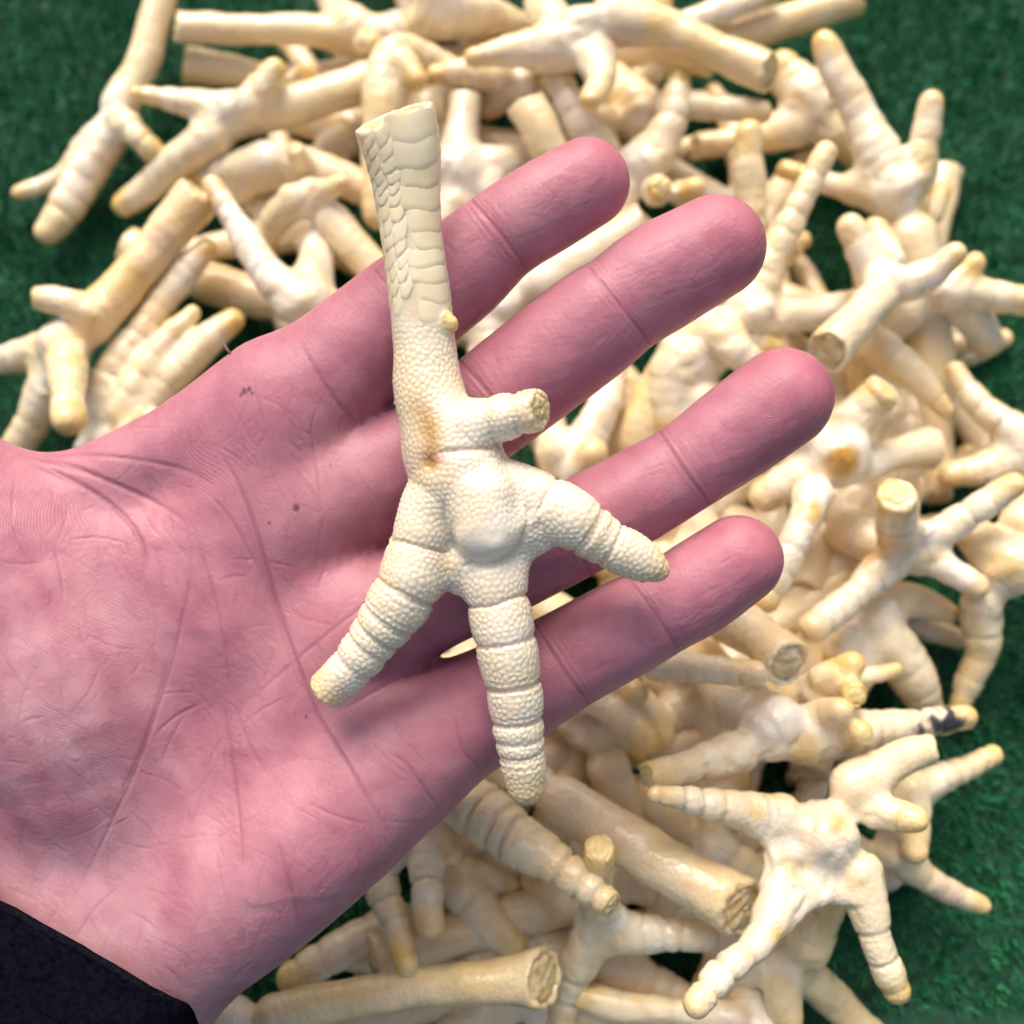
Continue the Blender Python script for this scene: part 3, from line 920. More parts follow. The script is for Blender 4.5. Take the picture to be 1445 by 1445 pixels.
      toes=[[(645, 1120, 86, 38), (735, 1187, 72, 45), (800, 1232, 56, 48), (864, 1279, 40, 51)], [(560, 1130, 60, 26), (520, 1180, 44, 22)]], stubs=[0]),
 dict(h=0.7, rings=1.2, label="foot whose clipped claw stub shows an orange eye like ring", hub=(840, 1300, 76, 26), cut=False,
      shank=[(760, 1240, 56, 14), (800, 1270, 60, 20)],
      toes=[[(842, 1275, 46, 34), (843, 1232, 45, 46), (845, 1197, 46, 54)], [(830, 1330, 52, 26), (806, 1390, 46, 20), (788, 1450, 40, 15)],
            [(880, 1318, 58, 28), (940, 1318, 48, 29), (994, 1322, 40, 29)]], stubs=[0]),
 dict(h=0.7, rings=1.2, label="foot under the palm heel with two toes hanging straight down", hub=(560, 1150, 96, 24), cut=False,
      shank=[(430, 1040, 60, 14), (490, 1090, 66, 18)],
      toes=[[(595, 1170, 60, 28), (601, 1237, 52, 32), (606, 1300, 44, 35)], [(525, 1215, 54, 26), (555, 1300, 42, 29), (576, 1364, 31, 32)],
            [(630, 1165, 42, 28), (638, 1205, 30, 33)]]),
 dict(label="toe lying towards the sleeve just below the palm heel", hub=(600, 1290, 62, 13), cut=False,
      shank=[(700, 1240, 56, 10), (650, 1265, 58, 12)], toes=[[(560, 1300, 56, 14), (480, 1340, 54, 15), (412, 1380, 46, 15)], [(590, 1320, 50, 12), (600, 1380, 36, 10)]]),
 dict(h=0.7, cutup=0.55, label="shank along the bottom edge with an orange cut end at the centre", hub=(330, 1440, 90, 22),
      shank=[(770, 1380, 92, 36), (730, 1383, 72, 35), (650, 1386, 58, 33), (520, 1404, 56, 28), (390, 1432, 64, 24)],
      toes=[[(300, 1460, 60, 20), (240, 1490, 44, 16)], [(330, 1480, 60, 20), (310, 1540, 44, 14)]], tint=.06),
 dict(label="blurred tan toe deep between the ringed toe and the bottom shank", hub=(620, 1225, 66, 15), cut=False,
      shank=[(560, 1120, 56, 10), (590, 1180, 60, 13)], toes=[[(640, 1245, 62, 16), (680, 1290, 60, 17), (722, 1332, 48, 16)], [(660, 1230, 46, 15), (720, 1250, 34, 12)]], tint=.1),
 dict(label="slender toe along the bottom edge left of the spread foot", hub=(1070, 1445, 80, 17), cut=False,
      shank=[(1110, 1540, 60, 12), (1090, 1490, 66, 15)], toes=[[(1035, 1440, 56, 18), (965, 1428, 42, 19), (880, 1421, 42, 20), (818, 1405, 38, 20)], [(1060, 1410, 50, 16), (1040, 1370, 34, 14)]]),
 dict(label="grey shaded leg under the spread foot at the bottom edge", hub=(1115, 1365, 80, 22),
      shank=[(1240, 1480, 58, 10), (1185, 1420, 56, 13), (1145, 1380, 62, 18)],
      toes=[[(1140, 1330, 72, 27), (1165, 1270, 64, 28)], [(1102, 1390, 54, 22), (1106, 1420, 46, 22), (1113, 1455, 40, 21)], [(1080, 1360, 50, 20), (1040, 1380, 34, 16)]]),
 dict(label="white shank end just below the middle of the little finger", hub=(820, 980, 80, 30), cut=False,
      shank=[(740, 910, 60, 20), (780, 945, 66, 26)],
      toes=[[(850, 990, 54, 35), (882, 1012, 48, 38), (917, 1046, 42, 41)], [(870, 960, 46, 36), (897, 978, 38, 41)], [(880, 985, 44, 24), (915, 1000, 44, 23), (937, 1042, 34, 23)]], white=.3),
 dict(label="tan leg going down between the held middle toe and the yellow tipped foot", hub=(830, 1030, 80, 24), cut=False,
      shank=[(890, 1220, 54, 14), (880, 1150, 56, 20), (860, 1085, 64, 24)], toes=[[(810, 1010, 60, 24), (770, 980, 44, 20)], [(860, 1010, 56, 22), (900, 1060, 40, 18)]], tint=.12),
 dict(label="shadowed foot sole between the thick bare shank and the spread foot", hub=(1000, 1195, 96, 18), cut=False,
      shank=[(900, 1120, 60, 12), (950, 1155, 72, 15)], toes=[[(1040, 1220, 66, 17), (1090, 1270, 48, 13)], [(1010, 1150, 60, 18), (1040, 1100, 44, 16)], [(960, 1230, 60, 16), (930, 1290, 44, 12)]]),
]
for i, f in enumerate(FEET):
    build_foot(seed=i * 7, **f)


# feet buried low in the pile: one built, the others are copies lying at other spots
def buried_feet():
    hub = np.array([0, 0, 0, 6.4])
    ch = [('shank', resample([[-62, 4, 1, 5.6], [-40, 2, 0, 5.0], [-18, 0, 0, 5.4], [-4, 0, 0, 6.2]]))]
    for tp in ([[4, 4, 0, 4.8], [16, 14, -1, 4.2], [28, 24, -2, 3.6], [36, 30, -2.5, 2.8]],
               [[6, 0, 0, 5], [22, -1, 0, 4.6], [36, -1, -1, 3.9], [48, 1, -2, 3]],
               [[4, -4, 0, 4.8], [15, -13, -1, 4.2], [25, -24, -2, 3.5], [32, -31, -2.5, 2.8]],
               [[-6, 5, 1, 3.8], [-10, 12, 2, 3.2], [-12, 18, 2, 2.6]]):
        ch.append(('toe', resample(tp, 1.2)))
    spots = [(560, 820, 150), (430, 330, 150), (520, 190, 172), (1060, 335, 100), (1230, 560, 70), (820, 1345, 20), (600, 160, 100), (720, 60, 170), (830, 250, 60), 
             (760, 420, 130), (820, 780, 20), (980, 740, 110), (1060, 640, 200), (1110, 780, 330), (900, 880, 70),
             (1010, 960, 220), (1120, 880, 250), (1190, 770, 80), (760, 1080, 190), (880, 1240, 20), (700, 1250, 260), (1050, 1300, 60),
             (380, 700, 40), (640, 960, 10), (1240, 600, 90),
             (1290, 500, 260), (740, 1400, 170)]
    for c in ch:
        c[1][:, 2] += 8.0
    hub[2] += 8.0
    first = foot_from_chains("cream chicken foot lying low on the turf, buried under the other feet", ch, hub, True, (), "chicken feet buried in the pile", 0.85, 0.22, None, 900)
    for i, (x, y, a) in enumerate(spots):
        if i == 0:
            o, kids = first, list(first.children)
        else:
            o = first.copy(); COL.objects.link(o)
            kids = []
            for ch_ in first.children:
                k = ch_.copy(); COL.objects.link(k); k.parent = o
        p, _ = at_z(x, y, 8)
        o.location = Vector((p[0], p[1], 1.6 + 1.3 * (i % 4))) * MM
        o.rotation_euler = (math.radians((i * 37) % 14 - 7), math.radians((i * 53) % 12 - 6), math.radians(a))


buried_feet()


# ------------------------------------------------------------------ the hand with its sleeve
def cs_chain(rows, step=2.5):
    return resample([[*cs_pt(x, y, d), 0.5 * wd * d / FP] for x, y, wd, d in rows], step)


def project_cs(P):
    dep = 196.0 - P[:, 2]
    return 722.5 + P[:, 0] / dep * FP, 722.5 - P[:, 1] / dep * FP


FINGERS = {
    'index': [(400, 600, 180, 208), (461, 537, 174, 207), (574, 437, 158, 205.5), (648, 383, 144, 205), (706, 333, 129, 204), (770, 292, 130, 203), (827, 259, 124, 202.5)],
    'middle': [(430, 720, 180, 210), (606, 632, 148, 208), (690, 572, 153, 207), (828, 465, 157, 205), (876, 430, 147, 204.5), (931, 392, 154, 204), (1008, 349, 145, 203)],
    'ring': [(500, 880, 180, 211), (640, 831, 146, 209), (738, 784, 140, 208), (828, 738, 138, 207), (898, 700, 134, 206), (967, 660, 128, 205.5), (1046, 604, 140, 205), (1104, 562, 142, 204.5)],
    'little': [(540, 1060, 190, 211), (680, 1000, 166, 208), (785, 939, 143, 206.5), (888, 883, 138, 205.5), (930, 862, 128, 205), (980, 832, 134, 204.5), (1041, 790, 127, 204)],
}
CREASE_AT = {'index': (574, 437, 706, 333), 'middle': (690, 560, 876, 433), 'ring': (800, 762, 968, 662), 'little': (792, 936, 929, 877)}


def build_hand():
    h = 1.04
    PALM = [
        [(110, 1215, 250, 214), (220, 980, 240, 214), (300, 800, 220, 212), (400, 602, 180, 208)],
        [(150, 1240, 240, 214), (280, 1000, 235, 215), (360, 860, 220, 214), (430, 722, 180, 210)],
        [(220, 1260, 230, 213), (350, 1080, 230, 214), (430, 980, 215, 213), (500, 882, 182, 211)],
        [(230, 1352, 195, 212), (325, 1268, 228, 208), (432, 1178, 230, 207), (552, 1078, 202, 209)],
        [(150, 1300, 260, 214), (110, 1420, 300, 216), (60, 1540, 310, 218), (0, 1680, 320, 220)],
        [(230, 1352, 190, 213), (190, 1440, 190, 215), (130, 1560, 200, 218)],
        [(110, 770, 150, 206), (215, 800, 190, 208.5), (300, 890, 200, 210.5)],
        [(20, 1180, 250, 214), (-40, 1330, 240, 216), (-80, 1480, 240, 218)],
    ]
    THENAR = [[(110, 1060, 260, 207), (85, 960, 330, 207), (20, 850, 330, 207), (-50, 760, 250, 205)]]
    THUMB = [[(-20, 820, 300, 206), (-62, 742, 240, 203), (-170, 640, 190, 198), (-280, 545, 176, 193), (-380, 465, 150, 189)]]
    WEB = [[(-20, 730, 150, 207), (60, 706, 112, 207), (160, 672, 112, 206.5), (290, 612, 130, 207), (380, 560, 150, 208)]]
    fing = {k: cs_chain(v) for k, v in FINGERS.items()}
    pal = [cs_chain(c) for c in PALM]
    the = [cs_chain(c) for c in THENAR + THUMB]
    web = [cs_chain(c) for c in WEB]
    allc = np.vstack(list(fing.values()) + pal + the)
    lo = (allc[:, :3] - allc[:, 3:]).min(0) - 3
    hi = (allc[:, :3] + allc[:, 3:]).max(0) + 3
    F = Field(lo, hi, h, 9.0)
    for c in pal:
        F.add(c, 7.0)
    for c in the:
        F.add(c, 8.0)
    for c in web:
        F.add(c, 6.0)
    base = F.F.copy()
    tot = F.F
    for k, c in fing.items():
        A, B, D = F.chain(c)
        s = tuple(slice(A[i], B[i]) for i in range(3))
        tot[s] = smin(tot[s], smin(base[s], D, 7.0), 0.9)
    V, Q = F.mesh()
    V = relax(V, Q, 3)
    V, Q = subdivide(V, Q)
    V = relax(V, Q, 3)
    N = normals(V, Q)
    px, py = project_cs(V)
    fine = ((N[Q, 2] > 0.0) & (px[Q] > -60) & (py[Q] < 1500)).all(1)      # finer faces over the palm side
    V, Qf = subdivide(V, Q[fine])
    Q = np.vstack([Q[~fine], Qf])
    N = normals(V, Q)
    px, py = project_cs(V)
    front = smooth(0.08, 0.35, N[:, 2]) * smooth(-60, -30, px) * smooth(1500, 1470, py)

    # crease map in the palm's own plane (about 0.13 mm per cell)
    W, H, OX, OY = 1900, 1700, 500, 100
    cmap = np.zeros((H, W), np.float32)

    def crease(pts, depth, width, fade=True):
        c = resample([[x, y, 0, 1] for x, y in pts], 1.0)
        L = len(c)
        R = int(width * 3) + 1
        yy, xx = np.mgrid[-R:R + 1, -R:R + 1]
        st = np.exp(-(xx ** 2 + yy ** 2) / (width * width))
        for i, p in enumerate(c):
            a = depth * (min(1, i / (0.2 * L + 1), (L - i) / (0.25 * L + 1)) if fade else 1)
            x, y = int(round(p[0])) + OX, int(round(p[1])) + OY
            if R < x < W - R - 1 and R < y < H - R - 1:
                sub = cmap[y - R:y + R + 1, x - R:x + R + 1]
                np.maximum(sub, a * st, out=sub)

    # the main lines of this palm
    crease([(300, 628), (332, 675), (361, 749), (394, 861), (415, 924), (448, 1007), (475, 1053), (513, 1116), (545, 1170), (562, 1205)], 0.55, 3.0)
    crease([(325, 690), (352, 749), (388, 861), (409, 930), (440, 1010)], 0.22, 2.4)
    crease([(262, 735), (270, 799), (259, 866), (234, 965), (200, 1065), (167, 1140), (118, 1242), (92, 1281)], 0.26, 2.6)
    crease([(250, 880), (222, 990), (192, 1075), (150, 1160)], 0.20, 2.2)
    crease([(22, 643), (90, 655), (160, 682), (225, 712), (268, 742)], 0.50, 3.6)
    crease([(24, 646), (80, 668), (140, 700), (185, 740), (205, 790), (196, 830)], 0.55, 4)
    crease([(40, 645), (120, 642), (200, 650), (265, 665), (310, 690)], 0.30, 3)
    crease([(315, 990), (327, 1060), (334, 1121), (340, 1190), (342, 1230)], 0.36, 2.6)
    crease([(330, 990), (352, 1050), (380, 1100)], 0.28, 2.4)
    crease([(390, 1180), (405, 1230), (421, 1290), (430, 1320)], 0.30, 2.6)
    crease([(215, 1040), (250, 1010), (290, 990)], 0.25, 2.4)
    crease([(270, 740), (300, 830), (318, 910), (330, 990)], 0.25, 2.6)
    crease([(290, 690), (330, 740), (380, 830)], 0.25, 2.4)
    crease([(430, 1130), (470, 1150), (520, 1165)], 0.2, 2.4)
    crease([(545, 1060), (575, 1080), (610, 1130), (622, 1150)], 0.35, 2.6)
    crease([(640, 1010), (655, 1060), (680, 1090)], 0.3, 2.6)
    crease([(460, 560), (440, 600), (450, 680), (455, 740)], 0.2, 2.4)
    crease([(420, 480), (470, 560), (515, 612)], 0.32, 3.2)
    crease([(340, 1000), (420, 930), (520, 850), (600, 800)], 0.22, 2.6)
    crease([(470, 1010), (560, 960), (640, 930)], 0.26, 2.8)
    crease([(590, 790), (560, 830), (600, 900), (650, 940)], 0.25, 2.6)
    rr = random.Random(3)
    for i in range(440):                                    # fine lines
        x, y = rr.uniform(20, 620), rr.uniform(560, 1380)
        a = rr.gauss(1.15, 0.45) if rr.random() < 0.7 else rr.uniform(0, 3.14)
        L = rr.uniform(18, 110)
        bend = rr.uniform(-.09, .09) * L
        dx, dy = math.cos(a) * L / 2, math.sin(a) * L / 2
        crease([(x - dx, y - dy), (x + bend * math.sin(a), y - bend * math.cos(a)), (x + dx, y + dy)], rr.uniform(0.05, 0.17), rr.uniform(1.3, 2.0))
    for i in range(160):                                     # fine lines of the fingers, along and across
        k = rr.choice(list(FINGERS))
        row = FINGERS[k]
        j = rr.randrange(2, len(row) - 1)
        t = rr.random()
        cx = row[j][0] * (1 - t) + row[j + 1][0] * t if j + 1 < len(row) else row[j][0]
        cy = row[j][1] * (1 - t) + row[j + 1][1] * t if j + 1 < len(row) else row[j][1]
        o = rr.uniform(-45, 45)
        a = -0.54 + rr.gauss(0, 0.25) + (0 if rr.random() < .75 else 1.5)
        L = rr.uniform(20, 60)
        cx, cy = cx + 0.54 * o, cy + 0.84 * o
        crease([(cx - math.cos(a) * L / 2, cy - math.sin(a) * L / 2), (cx, cy + rr.uniform(-3, 3)), (cx + math.cos(a) * L / 2, cy + math.sin(a) * L / 2)], rr.uniform(0.03, 0.11), 1.8)
    for k, (x1, y1, x2, y2) in CREASE_AT.items():           # joint lines
        row = FINGERS[k]
        ddx, ddy = row[-1][0] - row[2][0], row[-1][1] - row[2][1]
        l_ = math.hypot(ddx, ddy)
        ux, uy = ddx / l_, ddy / l_
        for (cx, cy), dep, wdt in (((x1, y1), 0.42, 3.4), ((x2, y2), 0.42, 3.2)):
            for off, dd in ((0, dep), (8, dep * 0.42), (-8, dep * 0.35), (15, dep * .25), (-16, dep * .2), (23, dep * .15)):
                bx, by = cx + ux * off, cy + uy * off
                hw = 70
                sk = rr.uniform(-4, 4)
                crease([(bx + uy * hw - ux * 5, by - ux * hw - uy * 5), (bx + ux * sk, by + uy * sk), (bx - uy * hw + ux * 4, by + ux * hw + uy * 4)],
                       dd, wdt if off == 0 else 2.2, fade=False)

    fx, fy = px + OX, py + OY
    ok = (fx > 1) & (fy > 1) & (fx < W - 2) & (fy < H - 2)
    ix, iy = np.clip(fx, 1, W - 3).astype(int), np.clip(fy, 1, H - 3).astype(int)
    tx, ty = np.clip(fx - ix, 0, 1), np.clip(fy - iy, 0, 1)
    cv = (cmap[iy, ix] * (1 - tx) * (1 - ty) + cmap[iy, ix + 1] * tx * (1 - ty) + cmap[iy + 1, ix] * (1 - tx) * ty + cmap[iy + 1, ix + 1] * tx * ty) * ok * front

    # ridge phase (mm): whorls on the pads, bands across the rest, swirls over the palm
    phase = 0.80 * V[:, 0] + 0.45 * V[:, 1] + 9.0 * vnoise(V, 34.0, 4) + 2.2 * vnoise(V, 11, 8)
    tipf = np.zeros(len(V))
    bestf = np.full(len(V), 2.5)
    for k, c in fing.items():
        D, arc, ax, tt = nearest(V, c)
        ua = c[-1, :3] - c[len(c) // 2, :3]; ua /= np.linalg.norm(ua)
        lat = (V - ax) @ np.cross(ua, [0, 0, 1.0])
        s = arc + np.clip((V - c[-1, :3]) @ ua, 0, 30)
        core = tt - 4.0
        wob = 0.35 * vnoise(V, 5.0, 12)
        pad = np.sqrt((0.85 * (s - core)) ** 2 + (1.1 * lat) ** 2 + 0.3) + wob
        band = s + 0.03 * lat * lat + wob * 1.5
        onpad = s > tt - 15
        m = (D < bestf) & (arc > tt * 0.36)
        phase = np.where(m, np.where(onpad, pad, band), phase)
        bestf = np.where(m, D, bestf)
        tipf = np.where(m, smooth(tt - 12, tt + 6, s), tipf)
    rmask = front * np.where(bestf < 2.4, 0.22 + 0.78 * tipf, 0.36) * (1 - np.clip(cv * 2, 0, 1))

    disp = -cv * 0.62 + front * (0.16 * vnoise(V, 13, 2) + 0.07 * vnoise(V, 4.5, 6) + 0.03 * vnoise(V, 1.6, 7))
    V2 = V + N * disp[:, None]
    # colour of the skin: mottled pink, redder pads, pale heel, violet between
    VR = np.stack([0.9 * V[:, 0] + 0.43 * V[:, 1], (0.9 * V[:, 1] - 0.43 * V[:, 0]) * 0.5, V[:, 2]], 1)
    n1, n2, n3 = vnoise(V, 22, 31), vnoise(VR, 6.5, 32), vnoise(VR, 2.4, 33)
    c = np.array([0.415, 0.163, 0.200])[None] + 0 * V
    c = c * (1 + 0.05 * n2 + 0.06 * n3)[:, None]

    def mix(c, t, col):
        t = np.clip(t, 0, 1)[:, None]
        return c * (1 - t) + np.asarray(col) * t
    c = mix(c, 0.55 * smooth(-0.1, 0.7, n1) + 0.2 * n2, (0.47, 0.222, 0.245))
    c = mix(c, 0.35 * smooth(0.0, 0.7, -n1) + 0.12 * n2, (0.36, 0.138, 0.180))
    c = mix(c, 0.65 * tipf, (0.47, 0.150, 0.185))
    heel = smooth(1050, 1350, py) * smooth(700, 100, px)
    c = mix(c, 0.7 * heel * (0.7 + 0.6 * n2 + 0.3 * n3), (0.56, 0.315, 0.325))
    then = np.exp(-(((px - 80) / 170) ** 2 + ((py - 1000) / 230) ** 2))
    c = mix(c, then * (0.42 + 0.28 * n2 + 0.35 * n3), (0.60, 0.34, 0.355))
    c = mix(c, then * (0.15 - 0.35 * n2), (0.44, 0.140, 0.185))
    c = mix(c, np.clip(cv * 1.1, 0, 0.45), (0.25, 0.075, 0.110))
    for sx, sy, sr, a in ((418, 716, 5, .8), (380, 738, 2.5, .7), (432, 1011, 2.2, .8), (466, 656, 2, .6), (500, 700, 30, .12), (345, 552, 4, 0.9), (352, 549, 3.2, 0.9), (340, 557, 2.6, .8), (356, 555, 2.4, .8)):
        d = np.hypot(px - sx, (py - sy) * 0.8)
        c = mix(c, a * (1 - smooth(sr * 0.5, sr * 1.4, d)) * front, (0.12, 0.03, 0.06))
    c = mix(c, smooth(0, -0.5, N[:, 2]) * 0.6, (0.43, 0.20, 0.205))     # back of the hand
    Wd = hand_to_world(V2)
    base_pt = hand_to_world(cs_pt(150, 1300, 214)[None])[0]
    person = bpy.data.objects.new("person", None)
    COL.objects.link(person)
    person.location = Vector(base_pt * MM)
    tag(person, "open pink hand in a dark sleeve, palm up, holding a chicken foot over the pile", "person")
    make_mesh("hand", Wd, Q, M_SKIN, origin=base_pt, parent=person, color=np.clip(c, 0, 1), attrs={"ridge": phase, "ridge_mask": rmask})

    # sleeve: a cuff of knit cloth round the wrist, open end towards the palm
    a2 = np.array([-0.50, 0.866]); e2 = np.array([0.866, 0.50])
    nr, na = 46, 120

    def sleeve_rings(t0, t1, n, off, seed):
        P = []
        for i in range(n):
            t = t0 + (t1 - t0) * i / (n - 1)
            for j in range(na):
                f = 2 * math.pi * j / na
                cw, sw = math.cos(f), math.sin(f)
                ex = math.copysign(abs(cw) ** 0.6, cw); ey = math.copysign(abs(sw) ** 0.6, sw)
                hw = 258 + 0.3 * t + off
                # the opening is slanted: its back edge reaches further along the hand
                tt = t + 22 * (-sw) * -1 * 0.0 + (10 * sw if sw > 0 else 26 * sw)
                x = 62 + a2[0] * tt + e2[0] * hw * ex
                y = 1300 + a2[1] * tt + e2[1] * hw * ex
                d = 214 - (23.0 + off / 8 + 0.01 * t) * ey
                P.append(cs_pt(x, y, d))
        return np.array(P)

    def ringfaces(n):
        return np.array([[i * na + j, i * na + (j + 1) % na, (i + 1) * na + (j + 1) % na, (i + 1) * na + j] for i in range(n - 1) for j in range(na)])
    outer = sleeve_rings(0, 330, nr, 0, 1)
    inner = sleeve_rings(0, 100, 14, -9, 2)
    Vs = np.vstack([inner[::-1].reshape(-1, 3) if False else np.concatenate([inner[k * na:(k + 1) * na] for k in range(13, -1, -1)]), outer])
    Qs = ringfaces(nr + 14)
    Ns = normals(Vs, Qs)
    cen = cs_pt(62, 1300, 214)
    k_ = np.arange(len(Vs)) // na
    sg = np.where(k_ < 14, -1.0, 1.0)
    wr = 0.9 * vnoise(Vs * np.array([1, 1, 0.6]), 17, 3) + 0.35 * vnoise(Vs, 5, 4) + 0.10 * vnoise(Vs, 1.4, 5)
    Vs = Vs + Ns * wr[:, None]
    slv = make_mesh("sleeve", hand_to_world(Vs), Qs, M_CLOTH, origin=base_pt, parent=person)
    # rolled hem along the opening
    rim = sleeve_rings(0, 1, 2, -4.5, 0)[:na]
    Vh = []
    for j in range(na):
        tan = rim[(j + 1) % na] - rim[j - 1]; tan /= np.linalg.norm(tan)
        out = rim[j] - cen; out -= tan * (out @ tan); out /= np.linalg.norm(out)
        bi = np.cross(tan, out)
        for q in range(8):
            t = 2 * math.pi * q / 8
            Vh.append(rim[j] + out * 0.8 * math.cos(t) + bi * 0.8 * math.sin(t))
    Vh = np.array(Vh)
    Vh = Vh + 0.25 * vnoise(Vh, 2.0, 6)[:, None] * np.array([1, 1, 1]) + wr[14 * na:15 * na].repeat(8)[:, None] * 0.8 * np.array([0, 0, 1])
    Qh = np.array([[j * 8 + q, j * 8 + (q + 1) % 8, ((j + 1) % na) * 8 + (q + 1) % 8, ((j + 1) % na) * 8 + q] for j in range(na) for q in range(8)])
    make_sub("hem", hand_to_world(Vh), Qh, M_HEM, base_pt, slv)
    hr = cs_chain([(337, 515, 0.55, 205), (328, 503, 0.5, 203), (321, 494, 0.45, 202), (316, 486, 0.3, 202)], 0.6)
    v_, f_ = tube(hr, 5)
    make_mesh("hair_strand", v_, f_, M_HAIR, origin=base_pt, parent=person)
    return person


def make_sub(name, V, Q, mat, origin, parent):
    o = make_mesh(name, V, Q, mat, origin=origin)
    o.parent = parent
    o.location = (0, 0, 0)
    return o


def tube(C, n):
    V = []
    for i, p in enumerate(C):
        t = C[min(i + 1, len(C) - 1), :3] - C[max(i - 1, 0), :3]
        t /= np.linalg.norm(t)
        a = np.cross(t, [0.1, 0.2, 1.0]); a /= np.linalg.norm(a)
        b = np.cross(t, a)
        for j in range(n):
            f = 2 * math.pi * j / n
            V.append(p[:3] + (a * math.cos(f) + b * math.sin(f)) * p[3])
    Q = np.array([[i * n + j, i * n + (j + 1) % n, (i + 1) * n + (j + 1) % n, (i + 1) * n + j] for i in range(len(C) - 1) for j in range(n)])
    return hand_to_world(np.array(V)), Q


build_hand()


# ------------------------------------------------------------------ the foot held in the hand
def bead_cells(V, sp, seed):
    """distance to the nearest and the second nearest of seeds spread evenly over the surface"""
    order = np.random.default_rng(seed).permutation(len(V))
    keys = np.floor(V / sp).astype(int)
    grid = {}
    pts = []
    VL, KL = V.tolist(), keys.tolist()
    s2 = (sp * 0.92) ** 2
    nb = [(a, b, c) for a in (-1, 0, 1) for b in (-1, 0, 1) for c in (-1, 0, 1)]
    for i in order[:90000].tolist():
        x, y, z = VL[i]; a, b, c = KL[i]
        ok = True
        for da, db, dc in nb:
            for q in grid.get((a + da, b + db, c + dc), ()):
                if (q[0] - x) ** 2 + (q[1] - y) ** 2 + (q[2] - z) ** 2 < s2:
                    ok = False; break
            if not ok: break
        if ok:
            grid.setdefault((a, b, c), []).append((x, y, z))
    lo = keys.min(0) - 2
    dims = keys.max(0) - lo + 3
    slot = max(len(v) for v in grid.values())
    cid = np.full(dims, -1, np.int32)
    tab = np.full((len(grid) + 1, slot, 3), 1e6, np.float32)
    for n, (k, v) in enumerate(grid.items()):
        cid[k[0] - lo[0], k[1] - lo[1], k[2] - lo[2]] = n
        tab[n, :len(v)] = v
    f1 = np.full(len(V), 99.0); f2 = np.full(len(V), 99.0)
    K = keys - lo
    for da, db, dc in nb:
        n = cid[K[:, 0] + da, K[:, 1] + db, K[:, 2] + dc]
        for q in range(slot):
            d = np.sqrt(((tab[n, q] - V) ** 2).sum(1))
            d = np.where(n < 0, 99.0, d)
            f2 = np.minimum(f2, np.maximum(f1, d))
            f1 = np.minimum(f1, d)
    return f1, f2


